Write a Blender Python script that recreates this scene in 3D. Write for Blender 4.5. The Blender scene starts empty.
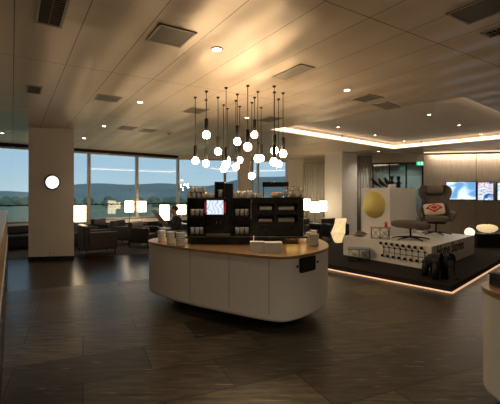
import bpy, bmesh, math, random
from mathutils import Vector, Matrix, Euler, geometry
random.seed(7)
S = bpy.context.scene
COL = S.collection
PI = math.pi
EYE, HOR, F, CH = 1.65, 195.0, 375.0, 3.35

def P(px, py, Y):            # point seen at that place of the photograph, at depth Y
    return Vector(((px-250)/F*Y, Y, EYE-(py-HOR)/F*Y))
def G(px, py, z=0.0):        # point on a level plane
    return P(px, py, (EYE-z)*F/(py-HOR))

# ------------------------------------------------------------------ materials
MATS = {}
def mat(name, col=(.5,.5,.5), rough=.5, metal=0., emit=None, es=1., spec=.5, trans=0., alpha=1., sub=0., coat=0.):
    if name in MATS: return MATS[name]
    m = bpy.data.materials.new(name); m.use_nodes = True
    b = m.node_tree.nodes['Principled BSDF']
    b.inputs['Base Color'].default_value = (*col, 1)
    b.inputs['Roughness'].default_value = rough
    b.inputs['Metallic'].default_value = metal
    b.inputs['Specular IOR Level'].default_value = spec
    b.inputs['Transmission Weight'].default_value = trans
    b.inputs['Alpha'].default_value = alpha
    b.inputs['Coat Weight'].default_value = coat
    if emit:
        b.inputs['Emission Color'].default_value = (*emit, 1)
        b.inputs['Emission Strength'].default_value = es
    MATS[name] = m
    return m
def N(m): return m.node_tree.nodes, m.node_tree.links, m.node_tree.nodes['Principled BSDF']
def texco(m, scale=(1,1,1), rot=(0,0,0), kind='Object', loc=(0,0,0)):
    n, l, b = N(m)
    t = n.new('ShaderNodeTexCoord'); mp = n.new('ShaderNodeMapping')
    mp.inputs['Scale'].default_value = scale; mp.inputs['Rotation'].default_value = rot; mp.inputs['Location'].default_value = loc
    l.new(t.outputs[kind], mp.inputs['Vector']); return mp.outputs['Vector']
def noise(m, vec, scale, detail=4, rough=.5):
    n, l, b = N(m); x = n.new('ShaderNodeTexNoise')
    x.inputs['Scale'].default_value = scale; x.inputs['Detail'].default_value = detail; x.inputs['Roughness'].default_value = rough
    l.new(vec, x.inputs['Vector']); return x.outputs['Fac']
def ramp(m, fac, stops):
    n, l, b = N(m); r = n.new('ShaderNodeValToRGB'); e = r.color_ramp.elements
    while len(e) < len(stops): e.new(.5)
    for i, (p, c) in enumerate(stops):
        e[i].position = p; e[i].color = (*c, 1) if len(c) == 3 else c
    l.new(fac, r.inputs['Fac']); return r.outputs['Color']
def mix(m, a, b_, fac, mode='MIX'):
    n, l, b = N(m); x = n.new('ShaderNodeMix'); x.data_type = 'RGBA'; x.blend_type = mode
    for s, v in ((x.inputs[6], a), (x.inputs[7], b_), (x.inputs[0], fac)):
        if hasattr(v, 'links'): l.new(v, s)
        else: s.default_value = v if isinstance(v, (int, float)) else (*v, 1)
    return x.outputs[2]
def bump(m, fac, strength=.2, dist=.01):
    n, l, b = N(m); x = n.new('ShaderNodeBump'); x.inputs['Strength'].default_value = strength
    x.inputs['Distance'].default_value = dist
    l.new(fac, x.inputs['Height']); l.new(x.outputs['Normal'], b.inputs['Normal'])
def mottled(name, c1, c2, scale=8, rough=.6, bs=.1, stretch=(1,1,1), **k):
    if name in MATS: return MATS[name]
    m = mat(name, c1, rough, **k); n, l, b = N(m)
    f = noise(m, texco(m, stretch), scale, 6)
    l.new(ramp(m, f, [(.3, c1), (.7, c2)]), b.inputs['Base Color'])
    if bs: bump(m, f, bs)
    return m

ANG = math.atan2(.844, .536)     # direction of the ceiling seams
def ceiling_material():
    m = mat('satin_ceiling', (.60,.53,.45), .40, metal=.30, spec=.5); n, l, b = N(m)
    # u across the panels, v along them
    t = n.new('ShaderNodeTexCoord'); mp = n.new('ShaderNodeMapping'); mp.vector_type = 'POINT'
    mp.inputs['Rotation'].default_value = (0, 0, -math.atan2(.536, .844))
    l.new(t.outputs['Object'], mp.inputs['Vector'])
    sx = n.new('ShaderNodeSeparateXYZ'); l.new(mp.outputs['Vector'], sx.inputs[0])
    def seam(sock, off, period, w):
        a = n.new('ShaderNodeMath'); a.operation = 'SUBTRACT'; l.new(sock, a.inputs[0]); a.inputs[1].default_value = off
        p = n.new('ShaderNodeMath'); p.operation = 'PINGPONG'; l.new(a.outputs[0], p.inputs[0]); p.inputs[1].default_value = period/2
        c = n.new('ShaderNodeMath'); c.operation = 'LESS_THAN'; l.new(p.outputs[0], c.inputs[0]); c.inputs[1].default_value = w
        return c.outputs[0]
    s1 = seam(sx.outputs['X'], .02, .575, .004); s2 = seam(sx.outputs['Y'], 2.42, 3.0, .005)
    mx = n.new('ShaderNodeMath'); mx.operation = 'MAXIMUM'; l.new(s1, mx.inputs[0]); l.new(s2, mx.inputs[1])
    # panel-to-panel tone
    mp2 = n.new('ShaderNodeVectorMath'); mp2.operation = 'MULTIPLY'; l.new(mp.outputs['Vector'], mp2.inputs[0]); mp2.inputs[1].default_value = (.5, 1.6, 1)
    nz = n.new('ShaderNodeTexNoise'); nz.inputs['Scale'].default_value = 1.0; nz.inputs['Detail'].default_value = 1.5
    l.new(mp2.outputs[0], nz.inputs['Vector'])
    col = mix(m, (.70,.60,.48), (.12,.09,.07), mx.outputs[0])
    l.new(col, b.inputs['Base Color'])
    # sheet metal waviness
    bp = n.new('ShaderNodeBump'); bp.inputs['Strength'].default_value = 1.0; bp.inputs['Distance'].default_value = .035
    def mm(op, a, b_=None):
        x = n.new('ShaderNodeMath'); x.operation = op
        for i, q_ in enumerate((a, b_)):
            if q_ is None: continue
            if hasattr(q_, 'links'): l.new(q_, x.inputs[i])
            else: x.inputs[i].default_value = q_
        return x.outputs[0]
    pil = mm('COSINE', mm('MULTIPLY', mm('SUBTRACT', sx.outputs['X'], .02), 2*PI/.575))
    hh = mm('ADD', nz.outputs['Fac'], mm('MULTIPLY', pil, -.26))
    l.new(hh, bp.inputs['Height']); l.new(bp.outputs['Normal'], b.inputs['Normal'])
    return m
def tile_material():
    m = mat('stone_tile', (.1,.08,.06), .33, spec=.22); n, l, b = N(m)
    v = texco(m, rot=(0,0,math.radians(-24)))
    br = n.new('ShaderNodeTexBrick'); l.new(v, br.inputs['Vector'])
    br.inputs['Scale'].default_value = 1; br.inputs['Brick Width'].default_value = 1.2; br.inputs['Row Height'].default_value = .6
    br.inputs['Mortar Size'].default_value = .006; br.inputs['Mortar Smooth'].default_value = .1; br.inputs['Bias'].default_value = 0
    br.inputs['Color1'].default_value = (.100,.085,.060,1); br.inputs['Color2'].default_value = (.028,.024,.018,1)
    br.inputs['Mortar'].default_value = (.008,.007,.005,1)
    f = noise(m, texco(m, (.9,6,1), rot=(0,0,math.radians(-24))), 3.2, 8, .65)
    c = mix(m, br.outputs['Color'], ramp(m, f, [(.36,(.35,.33,.31)),(.66,(1.7,1.62,1.5))]), 1., 'MULTIPLY')
    f2 = noise(m, texco(m, (1.1,11,1), rot=(0,0,math.radians(-24)), loc=(3,1,0)), 2.2, 3, .5)
    c = mix(m, c, (.18,.16,.12), ramp(m, f2, [(.64,(0,0,0)),(.69,(1,1,1))]))
    l.new(c, b.inputs['Base Color']); bump(m, f, .12, .004)
    r = ramp(m, f, [(.2,(.28,.28,.28)),(.8,(.42,.42,.42))]); l.new(r, b.inputs['Roughness'])
    return m
def wood_floor_material():
    m = mat('dark_plank', (.05,.03,.02), .27, spec=.16); n, l, b = N(m)
    v = texco(m, rot=(0,0,math.radians(-24)))
    br = n.new('ShaderNodeTexBrick'); l.new(v, br.inputs['Vector'])
    br.inputs['Scale'].default_value = 1; br.inputs['Brick Width'].default_value = 1.9; br.inputs['Row Height'].default_value = .14
    br.inputs['Mortar Size'].default_value = .003
    br.inputs['Color1'].default_value = (.036,.022,.015,1); br.inputs['Color2'].default_value = (.022,.014,.010,1); br.inputs['Mortar'].default_value = (.01,.008,.006,1)
    f = noise(m, texco(m, (.7,9,1), rot=(0,0,math.radians(-24))), 4, 6)
    l.new(mix(m, br.outputs['Color'], ramp(m, f, [(.3,(.6,.6,.6)),(.7,(1.3,1.3,1.3))]), 1., 'MULTIPLY'), b.inputs['Base Color'])
    bump(m, f, .05, .002)
    return m
def wood_material(name, c1, c2, rough=.4, stretch=(1,8,8), scale=3):
    if name in MATS: return MATS[name]
    m = mat(name, c1, rough); n, l, b = N(m)
    f = noise(m, texco(m, stretch), scale, 7, .6)
    l.new(ramp(m, f, [(.3, c1), (.7, c2)]), b.inputs['Base Color']); bump(m, f, .05, .003)
    return m
def glass_material(name, refl, tint=(1,1,1)):
    if name in MATS: return MATS[name]
    m = bpy.data.materials.new(name); m.use_nodes = True; n = m.node_tree.nodes; l = m.node_tree.links
    n.clear(); o = n.new('ShaderNodeOutputMaterial'); t = n.new('ShaderNodeBsdfTransparent'); g = n.new('ShaderNodeBsdfGlossy')
    t.inputs['Color'].default_value = (*tint, 1); g.inputs['Roughness'].default_value = .0; x = n.new('ShaderNodeMixShader')
    fr = n.new('ShaderNodeLayerWeight'); fr.inputs['Blend'].default_value = .15
    r = n.new('ShaderNodeMapRange'); r.inputs['To Min'].default_value = refl; r.inputs['To Max'].default_value = min(1, refl+.5)
    l.new(fr.outputs['Fresnel'], r.inputs['Value']); l.new(r.outputs[0], x.inputs[0])
    l.new(t.outputs[0], x.inputs[1]); l.new(g.outputs[0], x.inputs[2]); l.new(x.outputs[0], o.inputs[0])
    MATS[name] = m; return m
def paper_shade(name, col, es):
    if name in MATS: return MATS[name]
    m = mat(name, (.9,.85,.75), .8, emit=col, es=es); return m

M_ceil = ceiling_material(); M_tile = tile_material(); M_wfloor = wood_floor_material()
M_carpet = mottled('brown_carpet', (.030,.022,.018), (.050,.038,.030), 60, .95, .2)
M_black_carpet = mottled('black_carpet', (.014,.012,.010), (.022,.019,.016), 50, .95, .2, spec=.15)
M_white = mottled('white_plaster', (.66,.64,.61), (.69,.67,.64), 5, .7, .02)
M_wall = mottled('cream_wall', (.62,.57,.50), (.66,.61,.54), 4, .8, .02)
M_counter = mottled('white_laminate', (.74,.73,.70), (.77,.76,.73), 14, .38, .01)
M_oak = wood_material('oak', (.30,.175,.08), (.40,.24,.11), .3)
M_dark = mottled('black_lacquer', (.012,.011,.011), (.02,.018,.017), 6, .25, .0)
M_black = mottled('matt_black', (.008,.008,.008), (.014,.013,.012), 12, .6, .03, spec=.2)
M_blackmetal = mat('black_metal', (.015,.015,.016), .35, metal=.6)
M_steel = mat('steel', (.45,.43,.40), .25, metal=1.)
M_alu = mat('window_aluminium', (.42,.38,.33), .4, metal=.6)
M_leather = mottled('brown_leather', (.014,.010,.008), (.024,.017,.013), 10, .42, .12)
M_porc = mat('white_porcelain', (.80,.79,.76), .22, coat=.3)
M_paper = mottled('paper_cup', (.78,.81,.78), (.82,.85,.81), 20, .7, .0)
M_glassware = mat('glassware', (.90,.84,.74), .08, trans=.25, spec=.9)
M_greyfab = mottled('grey_wool', (.10,.088,.075), (.15,.13,.11), 45, .95, .25)
M_whitefab = mottled('cream_fabric', (.68,.62,.52), (.75,.69,.60), 60, .9, .2)
M_bulb = mat('bulb_glow', (.9,.85,.75), .4, emit=(1,.70,.40), es=44)
M_lampshade = paper_shade('lamp_shade_glow', (1,.76,.46), 6)
M_led = mat('led_glow', (.9,.85,.75), .5, emit=(1,.74,.50), es=4)
M_ledfloor = mat('led_floor_glow', (.9,.8,.7), .5, emit=(1,.55,.32), es=.75)
M_spot = mat('downlight_glow', (.9,.9,.9), .5, emit=(1,.82,.60), es=22)
M_glass = glass_material('window_glass', .065, (.84,.92,.94))
M_pglass = glass_material('partition_glass', .08, (.80,.86,.85))
M_grille = mat('grille_grey', (.16,.14,.11), .5, metal=.3)
M_grillel = mat('grille_pale', (.42,.38,.32), .45, metal=.4)
M_void = mat('dark_void', (.01,.009,.008), .9)
M_gold = mat('gold_mirror', (.95,.66,.17), .32, metal=.85)
M_red = mat('red_gloss', (.55,.03,.02), .3)
M_blue = mottled('blue_laminate', (.10,.14,.16), (.14,.18,.19), 8, .35, 0)

# ------------------------------------------------------------------ mesh builder
class MB:
    def __init__(s): s.bm = bmesh.new(); s.mi = 0
    def _new(s, verts, faces, M=None, smooth=False):
        vs = [s.bm.verts.new(M @ Vector(v) if M else v) for v in verts]; out = []
        for f in faces:
            try:
                fc = s.bm.faces.new([vs[i] for i in f]); fc.smooth = smooth; fc.material_index = s.mi; out.append(fc)
            except ValueError: pass
        return out
    def box(s, lo, hi, M=None, bev=0):
        x0,y0,z0 = lo; x1,y1,z1 = hi
        v = [(x0,y0,z0),(x1,y0,z0),(x1,y1,z0),(x0,y1,z0),(x0,y0,z1),(x1,y0,z1),(x1,y1,z1),(x0,y1,z1)]
        fs = s._new(v, [(0,3,2,1),(4,5,6,7),(0,1,5,4),(1,2,6,5),(2,3,7,6),(3,0,4,7)], M)
        if bev:
            es = list({e for f in fs for e in f.edges})
            bmesh.ops.bevel(s.bm, geom=es, offset=bev, segments=3, profile=.5, affect='EDGES', clamp_overlap=True)
        return s
    def lathe(s, prof, n=24, M=None, smooth=True, cap=True):
        v = []; f = []
        for r, z in prof:
            for k in range(n): a = 2*PI*k/n; v.append((r*math.cos(a), r*math.sin(a), z))
        for i in range(len(prof)-1):
            for k in range(n): k2 = (k+1) % n; f.append((i*n+k, i*n+k2, (i+1)*n+k2, (i+1)*n+k))
        if cap:
            f.append(tuple(range(n))[::-1]); f.append(tuple((len(prof)-1)*n+k for k in range(n)))
        s._new(v, f, M, smooth); return s
    def cyl(s, r, z0, z1, n=20, M=None, r2=None, smooth=True): return s.lathe([(r,z0),(r if r2 is None else r2,z1)], n, M, smooth)
    def tube(s, pts, r, n=8, M=None):
        pts = [Vector(p) for p in pts]; v = []; f = []; up = None
        for i, p in enumerate(pts):
            d = (pts[min(i+1,len(pts)-1)] - pts[max(i-1,0)]).normalized()
            a = d.cross(Vector((0,0,1)));
            if a.length < .05: a = d.cross(Vector((1,0,0)))
            if up is not None:
                a = up - d*up.dot(d)
            a.normalize(); up = a; b = d.cross(a)
            rr = r[i] if isinstance(r, (list, tuple)) else r
            for k in range(n): t = 2*PI*k/n; v.append(p + a*math.cos(t)*rr + b*math.sin(t)*rr)
        for i in range(len(pts)-1):
            for k in range(n): k2 = (k+1) % n; f.append((i*n+k, i*n+k2, (i+1)*n+k2, (i+1)*n+k))
        f.append(tuple(range(n))[::-1]); f.append(tuple((len(pts)-1)*n+k for k in range(n)))
        s._new(v, f, M, True); return s
    def prism(s, out, z0, z1, M=None, smooth=False, cap=True):
        n = len(out); v = [(x,y,z0) for x,y in out]+[(x,y,z1) for x,y in out]
        f = [(k,(k+1)%n,n+(k+1)%n,n+k) for k in range(n)]
        s._new(v, f, M, smooth)
        if cap: s._new(v, [tuple(range(n))[::-1], tuple(range(n,2*n))], M, False)
        return s
    def ball(s, c, r, n=12, sc=(1,1,1), M=None):
        pr = [(max(1e-4, r*math.sin(PI*i/n)), -r*math.cos(PI*i/n)) for i in range(n+1)]
        T = Matrix.Translation(c) @ Matrix.Diagonal((*sc,1))
        s.lathe(pr, n*2, (M @ T) if M else T, True, False); return s
    def quad(s, a, b, c, d): s._new([a,b,c,d], [(0,1,2,3)]); return s
    def build(s, name, m, parent=None, loc=(0,0,0), rz=0, merge=True):
        if merge: bmesh.ops.remove_doubles(s.bm, verts=s.bm.verts, dist=1e-5)
        bmesh.ops.recalc_face_normals(s.bm, faces=s.bm.faces)
        me = bpy.data.meshes.new(name); s.bm.to_mesh(me); s.bm.free()
        for x in (m if isinstance(m, (list, tuple)) else [m]): me.materials.append(x)
        o = bpy.data.objects.new(name, me); COL.objects.link(o); o.location = loc; o.rotation_euler = (0,0,rz)
        if parent: o.parent = parent
        return o
def tag(o, label=None, cat=None, group=None, kind=None):
    for k, v in (('label',label),('category',cat),('group',group),('kind',kind)):
        if v: o[k] = v
    return o
def thing(name, label, cat, loc=(0,0,0), rz=0, group=None):
    o = bpy.data.objects.new(name, None); COL.objects.link(o); o.location = loc; o.rotation_euler = (0,0,rz); o.empty_display_size = .1
    return tag(o, label, cat, group)
def kids(o): return [c for c in list(COL.objects) if c.parent == o]
def copy_tree(o, parent=None, loc=None, rz=None, label=None, group=None):
    c = o.copy(); COL.objects.link(c)
    c.parent = parent
    if loc is not None: c.location = loc
    if rz is not None: c.rotation_euler = (0,0,rz)
    if label: c['label'] = label
    if group: c['group'] = group
    for k in kids(o): copy_tree(k, c)
    return c
def struct(o): o['kind'] = 'structure'; return o
def rounded(pts, rad, seg=6):
    out = []; n = len(pts)
    for i in range(n):
        p = Vector(pts[i]); a = (Vector(pts[i-1])-p); b = (Vector(pts[(i+1)%n])-p)
        r = rad[i] if isinstance(rad,(list,tuple)) else rad
        r = min(r, a.length*.49, b.length*.49); a.normalize(); b.normalize()
        for k in range(seg+1):
            t = k/seg; q = (p+a*r)*(1-t)**2 + p*2*t*(1-t) + (p+b*r)*t**2; out.append((q.x,q.y))
    return out
def smooth_closed(pts, n=8):
    out = []; L = len(pts); P_ = [Vector(p) for p in pts]
    for i in range(L):
        p0,p1,p2,p3 = P_[i-1],P_[i],P_[(i+1)%L],P_[(i+2)%L]
        for k in range(n):
            t = k/n; q = .5*((2*p1)+(-p0+p2)*t+(2*p0-5*p1+4*p2-p3)*t*t+(-p0+3*p1-3*p2+p3)*t**3); out.append((q.x,q.y))
    return out
def offset(out, d):
    r = []; n = len(out)
    for i in range(n):
        a, b = Vector(out[i-1]), Vector(out[(i+1)%n]); t = (b-a).normalized(); r.append((out[i][0]-t.y*d, out[i][1]+t.x*d))
    return r

# ------------------------------------------------------------------ room shell
FAC = [(-14,7.48),(-3.1,16.2),(2.2,17.5)]
OUT = [(-14,-5),(12,-5),(12,17.6),(2.2,17.6),(-3.12,16.3),(-14,7.6)]
RA,RB,RC,RD = (.52,9.8),(3.71,6.5),(8.5,10.5),(5.3,13.85)
def poly_mesh(name, loops, z, m, thick=.0):
    mb = MB(); L = [[Vector((x,y,z)) for x,y in lp] for lp in loops]; fl = [v for lp in L for v in lp]
    tr = geometry.tessellate_polygon(L)
    mb._new([tuple(v) for v in fl], [t for t in tr])
    if thick:
        mb._new([(v.x,v.y,z+thick) for v in fl], [t for t in tr])
        k = 0
        for lp in L:
            n = len(lp); mb._new([tuple(v) for v in lp]+[(v.x,v.y,z+thick) for v in lp], [(i,(i+1)%n,n+(i+1)%n,n+i) for i in range(n)])
    return struct(mb.build(name, m))
poly_mesh('ceiling', [OUT, [RA,RB,RC,RD]], CH, M_ceil, .25)
mb = MB()
rc = [RA,RB,RC,RD]; 
mb.prism(offset(rounded(rc, .01, 1), -.02), CH+.20, CH+.25)
struct(mb.build('ceiling_recess_panel', M_wall))
poly_mesh('floor', [[(-14,-5),(12,-5),(12,13.7),(-14,1.94)]], -.2, M_tile, .2)
poly_mesh('floor_wood', [[(-14,1.94),(12,13.7),(12,13.9),(7,13.0),(3.5,12.0),(-2.9,10.5),(-14,7.0)]], -.2, M_wfloor, .2)
poly_mesh('floor_carpet', [[(-14,7.0),(-2.9,10.5),(3.5,12.0),(7,13.0),(12,13.9),(12,17.6),(2.2,17.6),(-3.12,16.3),(-14,7.6)]], -.2, M_carpet, .2)
def wall_seg(name, a, b, z0, z1, m, th=.12):
    a, b = Vector(a), Vector(b); d = (b-a).normalized(); nn = Vector((-d.y, d.x))*th
    return struct(MB().prism([a,b,b+nn,a+nn], z0, z1).build(name, m))
wall_seg('wall_left', (-14,7.6), (-14,-5), 0, CH, M_wall, -.12)
wall_seg('wall_rear', (-14,-5), (12,-5), 0, CH, M_wall, -.12)
wall_seg('wall_right', (12,-5), (12,17.6), 0, CH, M_wall, -.12)
wall_seg('wall_back', (2.2,17.6), (12,17.6), 0, CH, M_wall)

# facade of windows
def on_line(px, a, b):
    k = (px-250)/F; a, b = Vector(a), Vector(b); d = b-a
    t = (k*a.y-a.x)/(d.x-k*d.y); return a+d*t
segs = [(FAC[0],FAC[1],[None,-45,28,89,137,None]), (FAC[1],FAC[2],[None,225,239,'gap',252,258,287,'end'])]
wi = 0
def window(a, b, z0=.72, z1=3.24, transom=1.30, wide=(.05,.05)):
    global wi
    wi += 1; a, b = Vector(a), Vector(b); d = (b-a); L = d.length
    r = bpy.data.objects.new('window_%d' % wi, None); COL.objects.link(r); r.location = (a.x,a.y,0); r.rotation_euler = (0,0,math.atan2(d.y,d.x)); struct(r)
    f = MB()
    f.box((0,-.04,z0),(wide[0],.10,z1)).box((L-wide[1],-.04,z0),(L,.10,z1)).box((0,-.03,z0),(L,.08,z0+.06)).box((0,-.03,z1-.06),(L,.08,z1))
    f.build('window_frame', M_alu, r)
    MB().box((0,-.01,transom-.02),(L,.05,transom+.02)).build('window_transom', M_blackmetal, r)
    MB().box((wide[0],.02,z0+.05),(L-wide[1],.035,z1-.05)).build('window_pane', M_glass, r)
    return r
s1a, s1b = Vector(FAC[0]), Vector(FAC[1])
b1 = [s1a, on_line(-45,s1a,s1b), on_line(15,s1a,s1b)*0+on_line(-5,s1a,s1b), on_line(48,s1a,s1b), on_line(89,s1a,s1b), on_line(137,s1a,s1b), s1b]
for i in range(len(b1)-1): window(b1[i], b1[i+1])
s2a, s2b = Vector(FAC[1]), Vector(FAC[2])
q = [on_line(p,s2a,s2b) for p in (225,239,252,258,287)]
window(s2a, q[0]); window(q[0], q[1]); window(q[2], q[3]); window(q[3], q[4])
wall_seg('wall_window_left', FAC[0], FAC[1], 0, .72, M_dark, .12)
wall_seg('wall_window_center', FAC[1], FAC[2], 0, .72, M_dark, .10)
wall_seg('lintel_left', FAC[0], FAC[1], 3.24, CH, M_black, .12)
wall_seg('lintel_center', FAC[1], FAC[2], 3.24, CH, M_wall, .10)
wall_seg('wall_pier_center', q[1], q[2], .72, 3.24, M_wall, .10)
wall_seg('wall_pier_right', q[4], s2b, .72, 3.24, M_wall, .10)
def sill(name, a, b, z):
    a, b = Vector(a), Vector(b); d = (b-a).normalized(); nn = Vector((d.y,-d.x))*.28
    struct(MB().prism([a,a+nn,b+nn,b], z-.14, z-.02).build(name, M_white))
sill('trim_1', FAC[0], FAC[1], .72); sill('trim_2', FAC[1], FAC[2], .72)

# pillars
def pillar(name, pts, m=M_white, base=True):
    o = struct(MB().prism(pts, 0, CH).build(name, m))
    if base: struct(MB().prism(offset(pts, -.012) , 0, .09).build('baseboard_' + name.split('_')[-1], M_dark))
p0, p1 = G(28.5,260.5), G(74,259.3)
d = Vector((p1.x-p0.x, p1.y-p0.y)).normalized(); nn = Vector((-d.y,d.x))
pl = [(p0.x,p0.y),(p1.x,p1.y),(p1.x+nn.x*.9-.30,p1.y+nn.y*.9),(p0.x+nn.x*.9,p0.y+nn.y*.9)]
pillar('pillar_left', pl)
pillar('pillar_right', [(3.1,15.5),(3.58,14.6),(4.31,15.1),(3.83,16.0)])
# a plain wall stub that carries the curtain in the corner
wall_seg('wall_corner', (2.2,17.45),(3.6,17.45), 0, CH, M_wall, .1)

# exterior
M_field = mottled('meadow', (.20,.23,.13), (.28,.30,.17), .02, .9, 0)
M_hill = mottled('hazy_wooded_hill', (.22,.27,.26), (.30,.35,.32), .012, .95, 0)  # distance haze is mixed into the hill's base colour
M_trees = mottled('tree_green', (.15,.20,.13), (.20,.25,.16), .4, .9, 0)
struct(MB().quad((-900,19,-6),(900,19,-6),(900,1200,-6),(-900,1200,-6)).build('ground_meadow', M_field))
struct(MB().box((-300,90,-5.98),(300,104,-5.9)).build('road_apron', mat('asphalt',(.20,.21,.21),.8)))
mb = MB(); nx = 90
v = []; f = []
for j in range(7):
    for i in range(nx+1):
        x = -900+1800*i/nx; t = j/6; y = 520+260*t
        h = (30+11*math.sin(x*.006+1)+7*math.sin(x*.017)+3*math.sin(x*.041+2))*math.sin(min(1,t*1.15)*PI/2)
        v.append((x,y,-6+h+ (8 if j==6 else 0)*math.sin(x*.003)))
for j in range(6):
    for i in range(nx): f.append((j*(nx+1)+i, j*(nx+1)+i+1, (j+1)*(nx+1)+i+1, (j+1)*(nx+1)+i))
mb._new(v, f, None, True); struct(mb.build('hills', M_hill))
mb = MB()
for k in range(220):
    x = random.uniform(-330,170); y = random.uniform(230,420); r = random.uniform(1.2,4)
    mb.ball((x,y,-6+r*.7), r, 5, (1.3,1,1))
tag(mb.build('treeline', M_trees), 'dark trees scattered along the far side of the green field', 'trees', kind='stuff')
mb = MB()

# ------------------------------------------------------------------ ceiling fittings
def vent(px, py, w, l, kind, label, loc=None, rz=None, name='ceiling_vent'):
    c = loc or P(px, py, (CH-EYE)*F/(HOR-py))
    t = thing(name, label, 'vent' if 'speaker' not in name else 'speaker', (c.x, c.y, CH), (math.atan2(.536,.844) if rz is None else rz))
    # local x across panels, local y along them
    fr = MB(); e = .025
    fr.box((-w/2,-l/2,-.012),(w/2,-l/2+e,-.0005)).box((-w/2,l/2-e,-.012),(w/2,l/2,-.0005)).box((-w/2,-l/2,-.012),(-w/2+e,l/2,-.0005)).box((w/2-e,-l/2,-.012),(w/2,l/2,-.0005))
    fr.build('frame', M_grillel, t)
    if kind == 'dark':
        MB().box((-w/2+e,-l/2+e,-.004),(w/2-e,l/2-e,-.0005)).build('backing', M_void, t)
        s = MB(); n = int(l/.05)
        for k in range(n): y = -l/2+e+(l-2*e)*(k+.5)/n; s.box((-w/2+e,y-.007,-.011),(w/2-e,y+.007,-.004))
        s.box((-.006,-l/2+e,-.0115),(.006,l/2-e,-.005)); s.build('slats', M_grille, t)
    elif kind == 'pale':
        MB().box((-w/2+e,-l/2+e,-.004),(w/2-e,l/2-e,-.0005)).build('backing', M_void, t)
        s = MB(); n = max(4,int(w/.035))
        for k in range(n): x = -w/2+e+(w-2*e)*(k+.5)/n; s.box((x-.011,-l/2+e,-.011),(x+.011,l/2-e,-.004))
        s.build('slats', M_grillel, t)
    else:
        MB().box((-w/2+e,-l/2+e,-.008),(w/2-e,l/2-e,-.0005)).build('perforated_plate', M_grille, t)
    return t
vent(53,3,.24,1.0,'dark','long dark slotted ceiling vent above the white pillar, cut by the top edge')
vent(34,89.5,.22,.5,'dark','small square dark ceiling vent just above the white pillar')
vent(171,36,.40,.46,'plate','large grey perforated ceiling plate nearest the top of the photo')
vent(108,98,.40,.40,'plate','grey perforated ceiling plate above the lounge armchairs, right of the small square vent')
vent(127,128,.38,.5,'plate','far grey ceiling plate left of its twin over the windows')
vent(148,130.5,.38,.5,'plate','far grey ceiling plate right of its twin over the windows')
vent(196,110.5,.36,.5,'plate','grey ceiling plate just left of the pendant lamp cords')
vent(293,72,.25,.62,'pale','pale slatted ceiling vent right of the pendant lamp cords')
vent(270,119,.40,.55,'plate','grey ceiling plate behind the pendant cords near the light cove')
vent(367,98,.40,.40,'plate','grey ceiling plate beside the near edge of the light cove')
vent(386,105.5,.30,.62,'pale','pale slatted vent touching the near edge of the light cove', rz=math.radians(45)+PI/2-PI)
vent(492,5,.40,.62,'plate','dark ceiling plate in the top right corner of the photo')
vent(506,28,.22,.40,'dark','small dark ceiling vent below the top right corner plate, cut by the edge')
def downlight(px, py, label, z=CH, power=0, big=.045):
    c = P(px, py, (z-EYE)*F/(HOR-py))
    t = thing('downlight', label, 'downlight', (c.x,c.y,z), 0, 'recessed ceiling downlights')
    MB().lathe([(big*1.35,-.0005),(big*1.35,-.008),(big,-.010),(big,-.0005)], 20, cap=False).build('trim_ring', M_grillel, t)
    MB().cyl(big, -.006, -.001, 20).build('lens', M_spot, t)
    if power:
        L = bpy.data.lights.new('downlight_beam', 'SPOT'); L.energy = power; L.color = (1,.80,.58); L.spot_size = 1.75; L.spot_blend = .8; L.shadow_soft_size = .05
        o = bpy.data.objects.new('downlight_beam', L); COL.objects.link(o); o.location = (c.x,c.y,z-.03)
    return t
downlight(217,49,'large bright downlight in the ceiling above and left of the pendants', power=45, big=.055)
downlight(140,102,'downlight beside the grey plate above the lounge windows', power=30)
downlight(104,126,'far downlight left of the twin ceiling plates', power=20)
downlight(84,138,'farthest downlight right above the edge of the white pillar', power=20)
downlight(2,133,'downlight in the ceiling left of the white pillar', power=20)
downlight(347,90,'downlight between the pale vent and the light cove', power=30)
downlight(247,117.5,'small downlight behind the pendant cords')
RZ = CH+.20
for px,py,lb in ((429,114.5,'downlight nearest the corner inside the raised light cove'),(459,125,'second downlight from the right inside the light cove'),
    (481,134,'rightmost downlight inside the light cove'),(338,127,'leftmost downlight inside the light cove'),
    (375,135,'second downlight from the left inside the light cove'),(404,141,'downlight inside the cove above the gold mirror')):
    downlight(px,py,lb,z=RZ,power=26,big=.035)
# added downlights behind the viewpoint, frontal fill for the island and pillar
for k,(x,y) in enumerate(((-2.6,-.8),(.6,-1.4),(3.4,.2),(-5.5,-2.5),(5.5,-2.2))):
    t = thing('downlight', 'added fill downlight on the unseen side behind the viewpoint', 'downlight', (x,y,CH), 0, 'added fill downlights behind the viewpoint')
    MB().lathe([(.06,-.0005),(.06,-.008),(.045,-.010),(.045,-.0005)], 20, cap=False).build('trim_ring', M_grillel, t)
    MB().cyl(.045, -.006, -.001, 20).build('lens', M_spot, t)
    L = bpy.data.lights.new('downlight_beam', 'SPOT'); L.energy = 165; L.color = (1,.82,.62); L.spot_size = 2.7; L.spot_blend = .8; L.shadow_soft_size = .05
    o = bpy.data.objects.new('downlight_beam', L); COL.objects.link(o); o.location = (x,y,CH-.03)
c = P(169,132,(CH-EYE)*F/(HOR-132))
t = thing('smoke_detector','small round smoke detector on the ceiling over the windows','smoke detector',(c.x,c.y,CH))
MB().lathe([(.07,-.0005),(.07,-.02),(.055,-.045),(.02,-.055)],20).build('housing', M_white, t)
MB().lathe([(.035,-.050),(.03,-.066)],16).build('sensor_cap', M_grille, t)

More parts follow.
